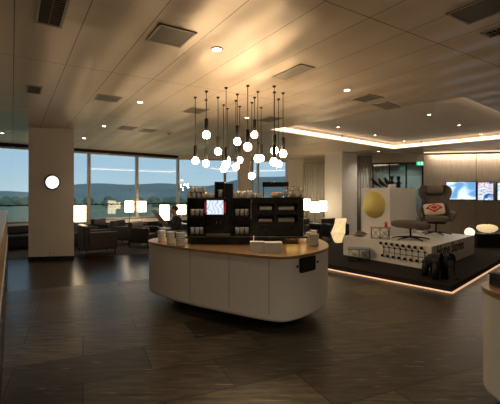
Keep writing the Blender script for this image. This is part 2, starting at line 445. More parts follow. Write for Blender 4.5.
t = thing('downlight','added fill downlight above the grey curtain, beyond the light cove','downlight',(5.0,14.6,CH),0,'recessed ceiling downlights')  # added lamp, brightens the curtain as backdrop for the birds
MB().lathe([(.06,-.0005),(.06,-.008),(.045,-.010),(.045,-.0005)],20,cap=False).build('trim_ring',M_grillel,t); MB().cyl(.045,-.006,-.001,20).build('lens',M_spot,t)
L=bpy.data.lights.new('downlight_beam','SPOT'); L.energy=60; L.color=(1,.86,.68); L.spot_size=2.5; L.spot_blend=.8; L.shadow_soft_size=.05
o=bpy.data.objects.new('downlight_beam',L); COL.objects.link(o); o.location=(5.0,14.6,CH-.03)
# light cove
t = thing('light_cove','warm glowing light strip around the raised rectangular ceiling recess','ceiling light',(0,0,0))
rcv = [Vector(p) for p in rc]; cen = sum(rcv, Vector((0,0)))/4
for i in range(4):
    a, b = rcv[i], rcv[(i+1)%4]; d = (b-a).normalized(); nn = Vector((-d.y,d.x)); nn = nn if nn.dot(cen-a) > 0 else -nn
    a2, b2 = a+d*.03+nn*.005, b-d*.03+nn*.005
    MB().prism([a2,b2,b2+nn*.03,a2+nn*.03], CH+.03, CH+.11).build('light_strip', M_led, t)

# ------------------------------------------------------------------ pendants
HOLD = MB().lathe([(.006,.275),(.012,.272),(.028,.262),(.031,.255),(.031,.062),(.027,.058)], 18)
_h = HOLD.build('tmp', M_black); hold_me = _h.data; bpy.data.objects.remove(_h)
def bulb_prof():
    return [(.020,.070),(.028,.060),(.056,.030),(.062,.000),(.056,-.030),(.036,-.054),(.004,-.060)]
_b = MB().lathe(bulb_prof(), 8, smooth=False).build('tmp', M_bulb); bulb_me = _b.data; bpy.data.objects.remove(_b)
_c = MB().lathe([(.028,0),(.028,-.012),(.010,-.03)], 14).build('tmp', M_blackmetal); cup_me = _c.data; bpy.data.objects.remove(_c)
pend = [(52,272,57),(89,185,37),(88,281,66),(128,241,57),(147,300,83),(155,284,25),(193,207,47),(188,292,68),(201,270,88),(228,225,18),(242,323,75),
        (251,185,58),(262,265,38),(273,263,92),(318,238,40),(317,276,20),(332,283,63),(347,248,43),(160,270,95)]
where = ['lowest-left pendant at the far left of the cluster','high pendant second from the left, under a long dark holder','low pendant below the high left one','pendant fourth from the left, mid height',
 'low pendant overlapping its neighbour left of the middle','pendant on the longest cord left of the middle','high pendant left of the middle','low pendant just behind the middle left ones','pendant partly behind the middle left group',
 'middle pendant on the nearest cord','lowest pendant of the whole cluster','high pendant right of the middle','low pendant of the close pair right of the middle','rear pendant of the close pair right of the middle',
 'upper pendant of the right-hand group','lower pendant of the right-hand group','pendant lowest in the right-hand group, behind','rightmost pendant of the cluster','small far pendant hidden among the left middle ones']
for (u,vv,tp),w in zip(pend, where):
    px = 180+u/3.367; pyt = 80+tp/3.367; pyb = 80+vv/3.367
    D = (CH-EYE)*F/(HOR-pyt); c = P(px, pyb, D); z = c.z
    t = thing('pendant_lamp', w.replace('pendant','glowing pendant bulb',1), 'pendant lamp', (c.x, c.y, z), 0, 'bulb pendants over the coffee island')
    for nm, me in (('bulb', bulb_me), ('lamp_holder', hold_me)):
        o = bpy.data.objects.new(nm, me); COL.objects.link(o); o.parent = t; o.rotation_euler = (0,0,random.random()*3)
        if nm == 'lamp_holder': o.location.z = 0.0
    MB().cyl(.0055, .270, CH-z-.02, 6).build('cord', M_blackmetal, t)
    o = bpy.data.objects.new('ceiling_rose', cup_me); COL.objects.link(o); o.parent = t; o.location.z = CH-z-.0005

# ------------------------------------------------------------------ coffee island
isl = smooth_closed([(-1.575,5.86),(-1.22,5.42),(-.82,5.08),(-.26,4.70),(.23,4.42),(.50,4.43),(.85,4.78),(1.08,5.22),(1.15,5.8),(1.02,6.45),(.4,6.85),(-.5,6.95),(-1.25,6.75),(-1.56,6.3)], 8)
ISZ = .905
t = thing('coffee_island','long rounded white island counter with oak top floating over a dark plinth','counter',(0,0,0))
def rbody(mb, out, z0, z1, r=.14):   # body with a rounded lower edge
    n = len(out); rings = []
    for k in range(6):
        a = PI/2*k/5; rings.append((offset(out, r*(1-math.sin(a))*1.0), z0 + r*(1-math.cos(a))))
    rings.append((out, z0+r+.012)); rings.append((out, z1-.012)); rings.append((out, z1)); v = []; f = []
    for o_, z in rings: v += [(x,y,z) for x,y in o_]
    for j in range(len(rings)-1):
        for k in range(n): f.append((j*n+k, j*n+(k+1)%n, (j+1)*n+(k+1)%n, (j+1)*n+k))
    mb._new(v, f, None, True); mb._new(v, [tuple(range(n))[::-1], tuple(range((len(rings)-1)*n, len(rings)*n))])
    return mb
rbody(MB(), isl, .15, ISZ-.006, .045).build('body', M_counter, t)
MB().prism(offset(isl,-.010), ISZ-.006, ISZ+.025).build('worktop', M_oak, t)
MB().prism(offset(isl,.40), 0, .18).build('plinth', M_dark, t)
# panel seams
gr = MB()
def edge_at(px):
    best = None
    for i in range(len(isl)):
        a, b = Vector(isl[i]), Vector(isl[(i+1)%len(isl)])
        ka, kb = a.x/a.y, b.x/b.y; k = (px-250)/F
        if (ka-k)*(kb-k) <= 0 and ka != kb:
            s_ = (k-ka)/(kb-ka); p = a+(b-a)*s_
            if best is None or p.y < best[0].y: best = (p, (b-a).normalized())
    return best
for px in (190,229,269):
    p, dd = edge_at(px); n_ = Vector((dd.y,-dd.x)); n_ = n_ if n_.dot(Vector((0,-1))) > 0 else -n_
    gr.prism([p-dd*.003+n_*.001, p+dd*.003+n_*.001, p+dd*.003-n_*.01, p-dd*.003-n_*.01], .24, ISZ-.006)
gr.build('panel_seams', M_grille, t)
# black recess with two buttons on the right flank
p, dd = edge_at(307.5); n_ = Vector((dd.y,-dd.x)); n_ = n_ if n_.dot(Vector((1,-1))) > 0 else -n_
ang = math.atan2(dd.y, dd.x)
if dd.x < 0: ang += PI
R_ = Matrix.Translation((p.x+n_.x*.004,p.y+n_.y*.004,EYE-(264-HOR)/F*p.y)) @ Matrix.Rotation(ang,4,'Z')
ol = rounded([(-.155,-.082),(.155,-.082),(.155,.082),(-.155,.082)], .03)
RX = R_ @ Matrix.Rotation(PI/2,4,'X')
MB().prism(ol, -.012, .012, RX).build('waste_slot', M_void, t)
MB().prism(rounded([(-.165,-.092),(.165,-.092),(.165,.092),(-.165,.092)], .035), -.010, .007, RX).build('slot_rim', M_blackmetal, t)
for s_ in (-.215,.215):
    MB().cyl(.014, -.004, .010, 14, RX @ Matrix.Translation((s_,0,0))).build('lock_button', M_blackmetal, t)

# things on the island: K = metres per photo pixel at the station's front
ZT = ISZ+.0255
YS = 5.5; K = YS/F
def SX(px): return (px-250)*K
def SZ(py): return EYE-(py-HOR)*K
def shelf_unit(name, label, x0, x1, zt, shelves, depth=.34, parent=None):
    t = thing(name, label, 'shelf unit', ((x0+x1)/2, YS, ZT)); w = (x1-x0)/2; H = zt-ZT; th = .014
    MB().box((-w,0,0),(-w+th,depth,H)).build('side_panel', M_dark, t); MB().box((w-th,0,0),(w,depth,H)).build('side_panel', M_dark, t)
    MB().box((-w+th,depth-.012,0),(w-th,depth,H)).build('back_panel', M_dark, t)
    for z in [0]+[s-ZT for s in shelves]+[H-.018]: MB().box((-w+th,.0,z),(w-th,depth-.012,z+.018)).build('shelf', M_dark, t)
    return t
# base trays
zb = SZ(234.2)
tr = thing('serving_tray','wide low black steel tray under the cup shelves and screen','tray',(SX(217),YS-.05,ZT))
m_ul = mat('under_light',(.9,.8,.5),.5,emit=(1,.62,.16),es=9)
def tray(t, x0, x1, legs, ul):
    h = zb-ZT-.02
    MB().box((x0,-.06,h-.03),(x1,.40,h),bev=.008).build('top_plate', M_dark, t); MB().box((x0,-.066,h-.008),(x1,-.060,h-.001)).build('front_trim', M_steel, t)
    MB().box((x0+(.10 if x0<-.5 else .0),.03,0),(x1-(.10 if x1<.5 else 0),.38,h-.03)).build('base_block', M_dark, t)
    for x in legs: MB().box((x-.012,-.03,0),(x+.012,.0,h-.03)).build('leg', M_steel, t)
    for a_,b_ in ul: MB().box((a_,.0,h-.036),(b_,.03,h-.0305)).build('under_light', m_ul, t)
tray(tr, -.53, .53, (-.50,), [(-.50,-.42)])
tr = thing('serving_tray','low black steel tray under the napkin cabinet, right end overhanging','tray',(SX(279),YS-.05,ZT))
tray(tr, -.362, .40, (.28,), [(.10,.40)])
TZ = zb-.0195
def on_tray(o): o.location.z = TZ; return o
OZT = ZT; ZT = TZ
zs = SZ(217)
shelf_unit('cup_shelf','black cup shelf at the left of the screen, glasses stacked on its top',SX(187),SX(204.6),SZ(198),[zs])
shelf_unit('cup_shelf','black cup shelf at the right of the screen with mugs on top',SX(232.2),SX(250.8),SZ(198),[zs])
# coffee machine
x0, x1 = SX(205), SX(231.8); t = thing('coffee_machine','black coffee machine with a bright white screen edged in red light','coffee machine',((x0+x1)/2,YS,ZT)); w=(x1-x0)/2; H=SZ(198)-ZT
MB().box((-w,.06,0),(w,.42,H),bev=.01).build('body', M_dark, t)
xs0, xs1 = SX(204.8)-(x0+x1)/2, SX(225.8)-(x0+x1)/2
MB().box((xs0+.004,-.03,SZ(216)-ZT),(xs1-.004,.06,SZ(198)-ZT),bev=.006).build('screen_bezel', M_dark, t); bez = kids(t)[-1]
m_scr = mat('machine_screen',(.02,.02,.02),.3,emit=(.75,.86,1),es=1.0); n,l,b = N(m_scr)
vv = texco(m_scr, (3,1,5)); wv = n.new('ShaderNodeTexWave'); wv.inputs['Scale'].default_value=1.6; wv.inputs['Distortion'].default_value=14; wv.inputs['Detail'].default_value=1; l.new(vv, wv.inputs['Vector'])
l.new(ramp(m_scr, wv.outputs['Fac'], [(0,(.25,.30,.40)),(.10,(.62,.70,.85)),(1,(.70,.78,.95))]), b.inputs['Emission Color'])
MB().box((SX(207.0)-(x0+x1)/2,-.034,SZ(214.3)-ZT),(SX(223.6)-(x0+x1)/2,-.029,SZ(200.3)-ZT)).build('screen', m_scr, bez)
m_rl = mat('red_light',(.5,.02,.02),.4,emit=(1,.02,.04),es=.55)
for px in (205.5,225.3): MB().box((SX(px)-.005-(x0+x1)/2,-.036,SZ(213)-ZT),(SX(px)+.003-(x0+x1)/2,-.030,SZ(202)-ZT)).build('light_bar', m_rl, bez)
MB().box((-.05,-.02,SZ(221)-ZT),(.06,.06,SZ(217)-ZT),bev=.005).build('spout', M_blackmetal, t)
MB().cyl(.012,SZ(224)-ZT,SZ(220)-ZT,10,Matrix.Translation((-.02,0,0))).build('nozzle', M_steel, t); MB().cyl(.012,SZ(224)-ZT,SZ(220)-ZT,10,Matrix.Translation((.03,0,0))).build('nozzle', M_steel, t)
MB().box((-w+.02,-.04,0),(w-.02,.06,.03),bev=.004).build('drip_tray', M_steel, t)
MB().box((SX(228.5)-(x0+x1)/2,.045,.08),(SX(230)-(x0+x1)/2,.058,H-.1)).build('side_trim', M_blackmetal, t)
# bean hoppers
t = thing('bean_hopper','black box with an open bay holding a white cup, on the coffee machine','hopper',(SX(219),YS+.08,SZ(198)+.0005)); w=SX(224)-SX(219); H=SZ(183)-SZ(198)
MB().box((-w,0,0),(-w+.03,.26,H)).build('side_panel', M_dark, t); MB().box((w-.012,0,0),(w,.26,H)).build('side_panel', M_dark, t)
MB().box((-w+.03,.24,0),(w-.012,.26,H)).build('back_panel', M_dark, t); MB().box((-w,-.004,H),(w,.262,H+.02)).build('lid', M_blackmetal, t); MB().box((-w+.03,.0,0),(w-.012,.24,.012)).build('base', M_dark, t)
t = thing('bean_hopper','dark smoked box beside the open bay above the coffee machine','hopper',(SX(228.6),YS+.10,SZ(198)+.0005))
MB().box((-.060,0,0),(.060,.22,.20),bev=.008).build('body', M_dark, t); MB().box((-.064,-.004,.2),(.064,.224,.215)).build('lid', M_blackmetal, t)
t = thing('appliance_box','flat black appliance box on top of the napkin cabinet','appliance',(SX(276.5),YS+.20,SZ(197.5)+.0005))
MB().box((-.19,0,.0),(-.178,.12,.16)).build('leg', M_blackmetal, t); MB().box((.178,0,.0),(.19,.12,.16)).build('leg', M_blackmetal, t)
MB().box((-.20,-.01,.16),(.20,.13,.235),bev=.006).build('housing', M_dark, t)
# napkin cabinet
x0, x1 = SX(251.2), SX(303.5); t = thing('napkin_cabinet','wide black cabinet with two rows of open pigeonholes holding packets','cabinet',((x0+x1)/2,YS,ZT)); w=(x1-x0)/2; H=SZ(197.5)-ZT; dp=.36
cx = (x0+x1)/2
MB().box((-w,0,0),(-w+.09,dp,H)).build('side_panel', M_dark, t); MB().box((w-.09,0,0),(w-.004,dp,H)).build('side_panel', M_dark, t); MB().box((w-.0035,-.002,0),(w+.004,dp,H)).build('edge_trim', M_steel, t)
MB().box((-w+.09,dp-.02,0),(w-.09,dp,H)).build('back_panel', M_dark, t)
zr = [0, SZ(223)-ZT+0, SZ(211)-ZT, H-.05]
sh = [(0,SZ(222.5)-ZT),(SZ(222.5)-ZT, 0)]
rowz = [SZ(222.3)-ZT, SZ(210.2)-ZT]          # shelf tops
MB().box((-w+.09,0,0),(w-.09,dp-.02,rowz[0])).build('lower_fascia', M_dark, t)
MB().box((-w+.09,0,rowz[1]-.06),(w-.09,dp-.02,rowz[1])).build('shelf', M_dark, t)
MB().box((-w+.09,0,H-.08),(w-.09,dp-.02,H)).build('top_panel', M_dark, t)
MB().box((SX(275.5)-cx-.02,0,rowz[0]),(SX(275.5)-cx+.02,dp-.02,rowz[1]-.06)).build('divider', M_dark, t)
MB().box((SX(275.5)-cx-.02,0,rowz[1]),(SX(275.5)-cx+.02,dp-.02,H-.08)).build('divider', M_dark, t)
def packet(x, y, z, w, d, h, label, m=M_paper, rz=0):
    o = MB().box((-w/2,-d/2,0),(w/2,d/2,h),bev=min(h*.3,.01)).build('napkin_stack', m, None, (x,y,z+.0005), rz)
    return tag(o, label, 'napkins', 'packets in the black cabinet')
M_pink = mottled('pink_paper',(.55,.40,.36),(.60,.48,.42),20,.8,0); M_green = mottled('green_paper',(.42,.45,.34),(.50,.52,.42),20,.8,0)
packet(SX(266),YS+.11,ZT+rowz[1],.18,.14,.055,'cream packet in the upper left pigeonhole of the black cabinet')
packet(SX(286.5),YS+.11,ZT+rowz[1],.24,.14,.055,'long cream packet in the upper right pigeonhole of the black cabinet')
packet(SX(265.6),YS+.11,ZT+rowz[0],.20,.14,.045,'pinkish packet in the lower left pigeonhole of the black cabinet', M_pink)
packet(SX(286.5),YS+.11,ZT+rowz[0],.25,.14,.065,'greenish packet stack in the lower right pigeonhole of the black cabinet', M_green)
ZT = OZT
# cups and glasses
ORD = ['first','second','third','fourth','fifth','sixth','seventh','eighth','ninth','tenth','eleventh','twelfth']
def mug():
    t = thing('mug','white mug','mug'); 
    MB().lathe([(.030,0),(.040,.01),(.043,.10),(.045,.125),(.040,.125),(.038,.012),(.001,.010)],16,cap=False).build('cup', M_porc, t)
    MB().tube([(.043,0,.10),(.068,0,.095),(.074,0,.065),(.064,0,.035),(.041,0,.028)],.006,6).build('handle', M_porc, t)
    return t
mug0 = mug(); used = [False]
def put_mug(x,y,z,label,group,sc=1.,rz=0):
    if not used[0]: o = mug0; used[0] = True; o.location=(x,y,z); o.rotation_euler=(0,0,rz); o['label']=label; o['group']=group
    else: o = copy_tree(mug0, None, (x,y,z), rz, label, group)
    o.scale = (sc,)*3
zt = TZ+.0185
for side,(a,bb) in (('left',(190.8,202.2)),('right',(236,248.5))):
    for k in range(3):
        x = SX((a+bb)/2)+(k-1)*.070-.006
        put_mug(x,YS+.10,SZ(217)+.0185,'%s white mug from the left, upper shelf, cup shelf %s of the screen' % (ORD[k], side),'mugs on the upper %s shelf' % side,.76,-PI/2)
        put_mug(x,YS+.10,zt,'%s white mug from the left, bottom shelf, cup shelf %s of the screen' % (ORD[k], side),'mugs on the lower %s shelf' % side,.76,-PI/2)
put_mug(SX(219.5),YS+.15,SZ(198)+.0135,'single white mug inside the open bay above the coffee machine','mug in the open bay',.9,-1.5)
for k in range(4):
    put_mug(SX(235.4+k*5.1),YS+.06,SZ(198)+.0005,'%s white mug from the left, front row, atop shelf right of screen' % ORD[k],'mugs on top of the right shelf',.74,-1.3)
for k in range(3):
    put_mug(SX(237+k*6.2),YS+.20,SZ(198)+.0005,'%s white mug from the left, rear row, atop shelf right of screen' % ORD[k],'rear mugs on top of the right shelf',.86,-1.3)
g_me = MB().lathe([(.024,0),(.028,.004),(.034,.085),(.032,.085),(.026,.008),(.001,.007)],12,cap=False).build('drinking_glass', M_glassware)
used_g = [False]
def put_glass(x,y,z,label,group,s=1.):
    if not used_g[0]: o = g_me; used_g[0] = True
    else: o = g_me.copy(); COL.objects.link(o)
    o.location=(x,y,z); o.scale=(s,)*3; tag(o,label,'glass',group)
zt0 = SZ(198)+.0005
for row,(a,bb,n_) in enumerate(((188.7,203.2,4),(191.5,202,3),(193,203,3))):
    for k in range(n_):
        y = YS+.05+row*.08
        put_glass(SX(a+(bb-a)*k/(n_-1)),y,zt0,'%s glass from the left, %s row atop the left cup shelf' % (ORD[k], ('front','middle','rear')[row]),'glasses on the left cup shelf, %s row' % ('front','middle','rear')[row])
tray = tag(MB().box((-.125,-.09,0),(.125,.14,.006)).build('glass_tray', M_steel,None,(SX(196.5),YS+.10,zt0+.0855)),'thin steel tray laid over the stacked glasses on the left cup shelf','tray')
for k in range(4): put_glass(SX(190.5+k*4.0),YS+.10,zt0+.092,'%s glass from the left on the raised steel tray' % ORD[k],'second tier of glasses',.82)
for k in range(4): put_glass(SX(207.5+k*2.0-.6),YS+.10+.09*(k%2),zt0,'%s small glass from the left on top of the coffee machine' % ORD[k],'glasses on the coffee machine',.85)
# glass rack on the cabinet
t = thing('glass_rack','small wire rack of upturned glasses at the right end of the cabinet top','rack',(SX(294),YS+.12,SZ(197.5)+.0005))
mb = MB(); 
for z in (.004,.10): mb.tube([(-.125,-.06,z),(.125,-.06,z),(.125,.06,z),(-.125,.06,z),(-.125,-.06,z)],.004,6)
for x in (-.125,0,.125):
    for y in (-.06,.06): mb.tube([(x,y,0),(x,y,.16)],.004,6)
mb.tube([(-.125,-.06,.16),(.125,-.06,.16)],.004,6); mb.tube([(-.125,.06,.16),(.125,.06,.16)],.004,6); mb.build('wire_frame', M_steel, t)
for k in range(4): put_glass(SX(294)-.088+k*.058,YS+.12,SZ(197.5)+.0095,'%s glass from the left in the wire rack on the cabinet' % ORD[k],'glasses in the wire rack',.80)
m_p = mottled('pastry',(.55,.30,.18),(.72,.50,.36),30,.7,.2)
t = thing('pastry_bowl','low bowl of pinkish pastries under the flat black appliance','bowl',(SX(277),YS+.08,SZ(197.5)+.0005))
MB().lathe([(.05,0),(.09,.02),(.115,.05),(.110,.05),(.085,.025),(.001,.012)],20,cap=False).build('dish', M_porc, t)
for k in range(6):
    a = k*1.05; tag(MB().ball((0,0,0),.032,6,(1.2,.9,.7)).build('pastry', m_p,None,(SX(277)+.055*math.cos(a),YS+.08+.05*math.sin(a),SZ(197.5)+.058)),('%s pinkish pastry, counted round the bowl from its right side' % ORD[k]),'pastry','pastries in the bowl')
for k in range(3): put_glass(SX(254+k*3.6),YS+.10,SZ(197.5)+.0005,'%s glass from the left at the napkin cabinet top left end' % ORD[k],'glasses at the left end of the cabinet top',.74)

# plates, towers of cups
def plates(px0,px1,py0,py1,label,sq=True,n=12):
    c = G((px0+px1)/2, py1, ZT); k = c.y/F; w = (px1-px0)*k; c.y += w*.35; h = (py1-py0)*c.y/F*.80
    for i in range(n):
        z = ZT+.0005+i*h/n
        o = MB()
        if sq: o.prism(rounded([(-w/2,-w*.36),(w/2,-w*.36),(w/2,w*.36),(-w/2,w*.36)],.012,3),0,h/n*.8)
        else: o.lathe([(w*.30,0),(w*.5,h/n*.7),(w*.49,h/n*.8),(w*.28,h/n*.3),(.001,h/n*.3)],20,cap=False)
        rz = random.uniform(-.03,.03) 
        o = o.build('napkin' if sq else 'plate', M_paper if sq else M_porc, None, (c.x,c.y,z), rz)
        tag(o, 'folded white napkin, %s from the %s, in the %s front pile' % ((ORD[n-1-i],'top',label) if i>=n/2 else (ORD[i],'bottom',label)), 'napkin', 'napkins in the %s front pile' % label)
plates(250,264,239.5,252,'left')
plates(264.6,282.3,240.2,253,'right')
c0 = G(315,246.5,ZT)
def cup_tower(px0,px1,py0,py1,label,n=7,back=0.):
    c = G((px0+px1)/2,py1,ZT); w=(px1-px0)*c.y/F/2; h=(py1-py0)*c.y/F*.95; c.y += w+back
    pr = []; e = h/n
    t = thing('paper_cup_stack', label, 'cup stack', (c.x,c.y,ZT+.0005))
    for i in range(n):
        o = MB().lathe([(w*.80,0),(w*.97,e*.80),(w,e*.82),(w,e*.93),(w*.9,e*.93),(w*.78,.3*e)],20); o.build('cup', M_paper, t, (0,0,i*e))
cup_tower(156.4,165,230.5,242.5,'leftmost of three white cup stacks at the left end of the island')
cup_tower(165.4,174,231.5,244.6,'stack of white paper cups, middle of the three at the island left end')
cup_tower(174.6,184.6,232.5,246.5,'wider stack of white cups, nearest the shelf at the island left end',6)
cup_tower(309.7,320,234,246.5,'fat stack of white bowls at the right end of the worktop, nearest the edge',8)
cup_tower(306,311.5,232,241.5,'narrow stack of white cups left of the fat stack at the worktop right end',6)
cup_tower(311,318,230.6,240.5,'rear stack of white cups behind the fat stack at the worktop right end',5)
# sugar basket
c = G(176,238,ZT); t = thing('packet_basket','low black basket of dark sachets behind the white cup stacks','basket',(c.x,c.y+.05,ZT+.0005))
MB().box((-.17,-.10,0),(.17,.10,.012)).build('base', M_black, t)
mb = MB(); 
for a_,b_ in (((-.17,-.10),(.17,-.10)),((.17,-.10),(.17,.10)),((.17,.10),(-.17,.10)),((-.17,.10),(-.17,-.10))):
    d=Vector(b_)-Vector(a_); d.normalize(); n_=Vector((-d.y,d.x))*.006; mb.prism([Vector(a_),Vector(b_),Vector(b_)+n_,Vector(a_)+n_],.012,.085)
mb.build('side_wall', M_black, t)
for k in range(7):
    o = MB().box((-.04,-.006,0),(.04,.006,.10)).build('sachet', mat('sachet_dark',(.05,.045,.045),.4) if k%3 else mat('sachet_steel',(.25,.25,.26),.4),None,(c.x-.12+k*.04,c.y+.05,ZT+.0165),.5); o.rotation_euler.x=.15
    tag(o,'%s dark sachet from the left in the black basket' % ORD[k],'sachet','sachets in the basket')
# ------------------------------------------------------------------ left buffet and right round counter
Dv = Vector((-.536,.844)); Rv = Vector((.844,.536))
def DR(s,d): v = Dv*s+Rv*d; return (v.x,v.y)
t = thing('buffet_cabinet','tall buffet counter with white top and oak band at the left edge','counter',(0,0,0))
s0,s1 = 1.3,9.1
MB().prism([DR(s0,-.065),DR(s1,-.065),DR(s1,-.9),DR(s0,-.9)],1.30,1.34).build('top', M_counter, t)
MB().prism([DR(s0,-.075),DR(s1,-.075),DR(s1,-.88),DR(s0,-.88)],.85,1.30).build('oak_band', M_oak, t)
MB().prism([DR(s0,-.070),DR(s1,-.070),DR(s1,-.88),DR(s0,-.88)],.12,.85).build('body', M_counter, t)
for k in range(6):
    a = s0+.1+k*1.3; dr_ = MB().prism([DR(a,-.066),DR(a+1.15,-.066),DR(a+1.15,-.0705),DR(a,-.0705)],.16,.78).build('door', M_dark, t); MB().prism([DR(a+.5,-.060),DR(a+.65,-.060),DR(a+.65,-.066),DR(a+.5,-.066)],.72,.735).build('door_handle', M_steel, dr_)
MB().prism([DR(s0,-.072),DR(s1,-.072),DR(s1,-.86),DR(s0,-.86)],0,.12).build('kick_plate', M_steel, t)
t = thing('round_counter','white rounded counter with an oak rim at the bottom right edge','counter',(0,0,0))
oc = []
for k in range(25):
    a_ = math.atan2(.22,1)+PI/2+PI*k/24; oc.append((2.23+.40*math.cos(a_), 2.83+.40*math.sin(a_)))
oc += [(4.6,2.95),(4.6,3.75)]
rbody(MB(), oc, .10, ISZ-.02, .05).build('body', M_counter, t)
MB().prism(offset(oc,-.012), ISZ-.02, ISZ+.018).build('worktop', M_oak, t); MB().prism(offset(oc,.1), 0, .14).build('plinth', M_dark, t)
t = thing('countertop_box','black box on the round counter at the right edge','box',(2.085,2.90,ISZ+.0185),.1)
MB().box((-.13,-.14,0),(.28,.16,.085),bev=.008).build('body', M_dark, t); MB().box((-.133,-.143,.085),(.283,.163,.095)).build('lid', M_black, t)

# ------------------------------------------------------------------ display platform
PH = .12
pf = [G(316,267.5),None,None,None]
a = Vector((1.45,8.62)); b = Vector((3.37,6.27)); c = Vector((10.6,13.4)); d4 = Vector((4.2,13.2))
plat = [a,b,c,Vector((8.2,14.3)),d4]
plat = [(.30,10.03),(3.37,6.27),(10.3,13.35),(7.4,14.5),(4.6,14.0),(3.05,12.75)]
t = thing('display_platform','low black carpeted stage edged by a warm light line on the floor','platform',(0,0,0))
MB().prism(plat,.035,PH).build('deck', M_black_carpet, t); MB().prism(offset(plat,.06),0,.035).build('plinth', M_black, t)
for i in (0,1,5):
    A_, B_ = Vector(plat[i]), Vector(plat[(i+1)%6]); dd = (B_-A_).normalized(); n_ = Vector((dd.y,-dd.x))
    A_, B_ = A_+dd*.0+n_*.0, B_
    MB().prism([A_+n_*.002,B_+n_*.002,B_+n_*.022,A_+n_*.022],.006,.026).build('light_strip', M_ledfloor, t)
PZ = PH
L_ = Vector((2.39,9.6)); N_ = Vector((3.68,7.6)); R2 = Vector((5.84,9.77)); B2 = L_+R2-N_
t = thing('display_podium','low white podium with Home Stories lettering carrying the lounge chair','podium',(0,0,PZ))
MB().prism([L_,N_,R2,B2],0,.48).build('plinth_body', M_counter, t)
PT = PZ+.4805
def text(body, size, name, m, parent, M, extrude=.003):
    cu = bpy.data.curves.new(name,'FONT'); cu.body = body; cu.size = size; cu.extrude = extrude; cu.offset = .004; cu.align_x='LEFT'
    o = bpy.data.objects.new('tmp_text', cu); COL.objects.link(o)
    dg = bpy.context.evaluated_depsgraph_get(); me = bpy.data.meshes.new_from_object(o.evaluated_get(dg)); bpy.data.objects.remove(o)
    o2 = bpy.data.objects.new(name, me); COL.objects.link(o2); me.materials.clear(); me.materials.append(m); o2.parent = parent
    me.transform(M); return o2
d2 = (R2-N_).normalized()
M_ink = mat('black_ink',(.02,.018,.016),.6)
Mt = Matrix.Translation((N_.x+d2.x*.30, N_.y+d2.y*.30, .235)) @ Matrix.Rotation(math.atan2(d2.y,d2.x),4,'Z') @ Matrix.Rotation(PI/2,4,'X') @ Matrix.Translation((0,0,.002)) @ Matrix.Diagonal((1.0,1.0,1,1))
tx = text('Home Stories', .33, 'lettering', M_ink, t, Mt)
# keep text within the face
w_ = max(v.co.xy.dot(d2) for v in tx.data.vertices)-min(v.co.xy.dot(d2) for v in tx.data.vertices)

e1 = (N_-L_).normalized(); nf = Vector((-e1.y*-1, 0)) ; nf = Vector((e1.y, -e1.x))   # outward normal of the front face
def face(s, out, z): v = L_+e1*s+nf*out; return (v.x, v.y, z)
# coat rack on the podium front
t = thing('coat_rack','wire coat rack with black ball hooks fixed to the front of the white podium','coat rack',(0,0,0))
mb = MB(); S0, S1, nn_ = 1.24, 2.24, 8; zt_, zm_, zl_ = .555, .46, .34
for z in (zm_+.01, zl_+.02): mb.tube([face(S0-.03,.02,z), face(S1+.06,.02,z)], .006, 6)
for k in range(nn_):
    s_ = S0+(S1-S0)*k/(nn_-1)
    mb.tube([face(s_,.02,zl_-.02), face(s_,.02,zm_+.03), face(s_-.04,.07,zt_)], .006, 6)
    mb.tube([face(s_,.02,zl_-.06), face(s_,.07,zl_-.06)], .005, 6); mb.tube([face(s_,.004,zl_-.12), face(s_,.02,zl_-.02)], .005, 6)
mb.build('wire_frame', M_blackmetal, t)
for k in range(nn_):
    s_ = S0+(S1-S0)*k/(nn_-1)
    MB().ball(face(s_-.04,.07,zt_),.034,8).build('hook_ball', M_black, t)
    MB().ball(face(s_,.075,zl_-.06),.031,8).build('hook_ball', M_black, t)
    MB().ball(face(s_+.01,.03,zm_+.01),.022,8).build('hook_ball', M_black, t)

# wire base tables
def wire_table(loc, w, d, h, m, label, rz):
    t = thing('wire_table', label, 'side table', loc, rz)
    MB().box((-w/2,-d/2,h-.018),(w/2,d/2,h),bev=.004).build('table_top', m, t)
    mb = MB(); r = .0045; x=w/2-.03; y=d/2-.02; z=h-.02
    for sy in (-1,1):
        for sx in (-1,1): mb.tube([(sx*x,sy*y,0),(sx*x,sy*y,z)],r,6)
        mb.tube([(-x,sy*y,.006),(x,sy*y,.006)],r,6); mb.tube([(0,sy*y,0),(0,sy*y,z)],r,6)
        mb.tube([(-x,sy*y,.006),(0,sy*y,z)],r,6); mb.tube([(0,sy*y,.006),(-x,sy*y,z)],r,6); mb.tube([(0,sy*y,.006),(x,sy*y,z)],r,6); mb.tube([(x,sy*y,.006),(0,sy*y,z)],r,6)
    for sx in (-1,1):
        mb.tube([(sx*x,-y,.006),(sx*x,y,.006)],r,6); mb.tube([(sx*x,-y,.006),(sx*x,y,z)],r,6); mb.tube([(sx*x,y,.006),(sx*x,-y,z)],r,6)
    mb.build('wire_base', M_blackmetal, t); return t
c = G(359,261,PZ); ang1 = math.atan2(e1.y,e1.x)
wire_table((c.x+.02,c.y+.05,PZ+.0005),.52,.36,.29,M_blue,'small wire-legged table with grey-blue top on the black stage before the podium',-.25)
c = G(380,238.4,PT)
wire_table((c.x,c.y,PT+.0005),.46,.32,.27,mat('tan_top',(.30,.21,.13),.4),'small wire-legged table with brown top on the podium below the gold mirror',-.25)
t = thing('vase','small red figure-shaped vase on the brown-topped wire table','vase',(c.x+.14,c.y-.02,PT+.2715))
MB().lathe([(.030,0),(.042,.03),(.030,.06),(.017,.085),(.024,.10),(.010,.13),(.014,.145)],14).build('body', M_red, t)
MB().tube([(-.02,0,.07),(-.05,0,.09),(-.035,0,.12)],.008,6).build('handle', M_red, t); MB().tube([(.02,0,.07),(.05,0,.09),(.035,0,.12)],.008,6).build('handle', M_red, t)
c = G(359.5,236.2,PT)
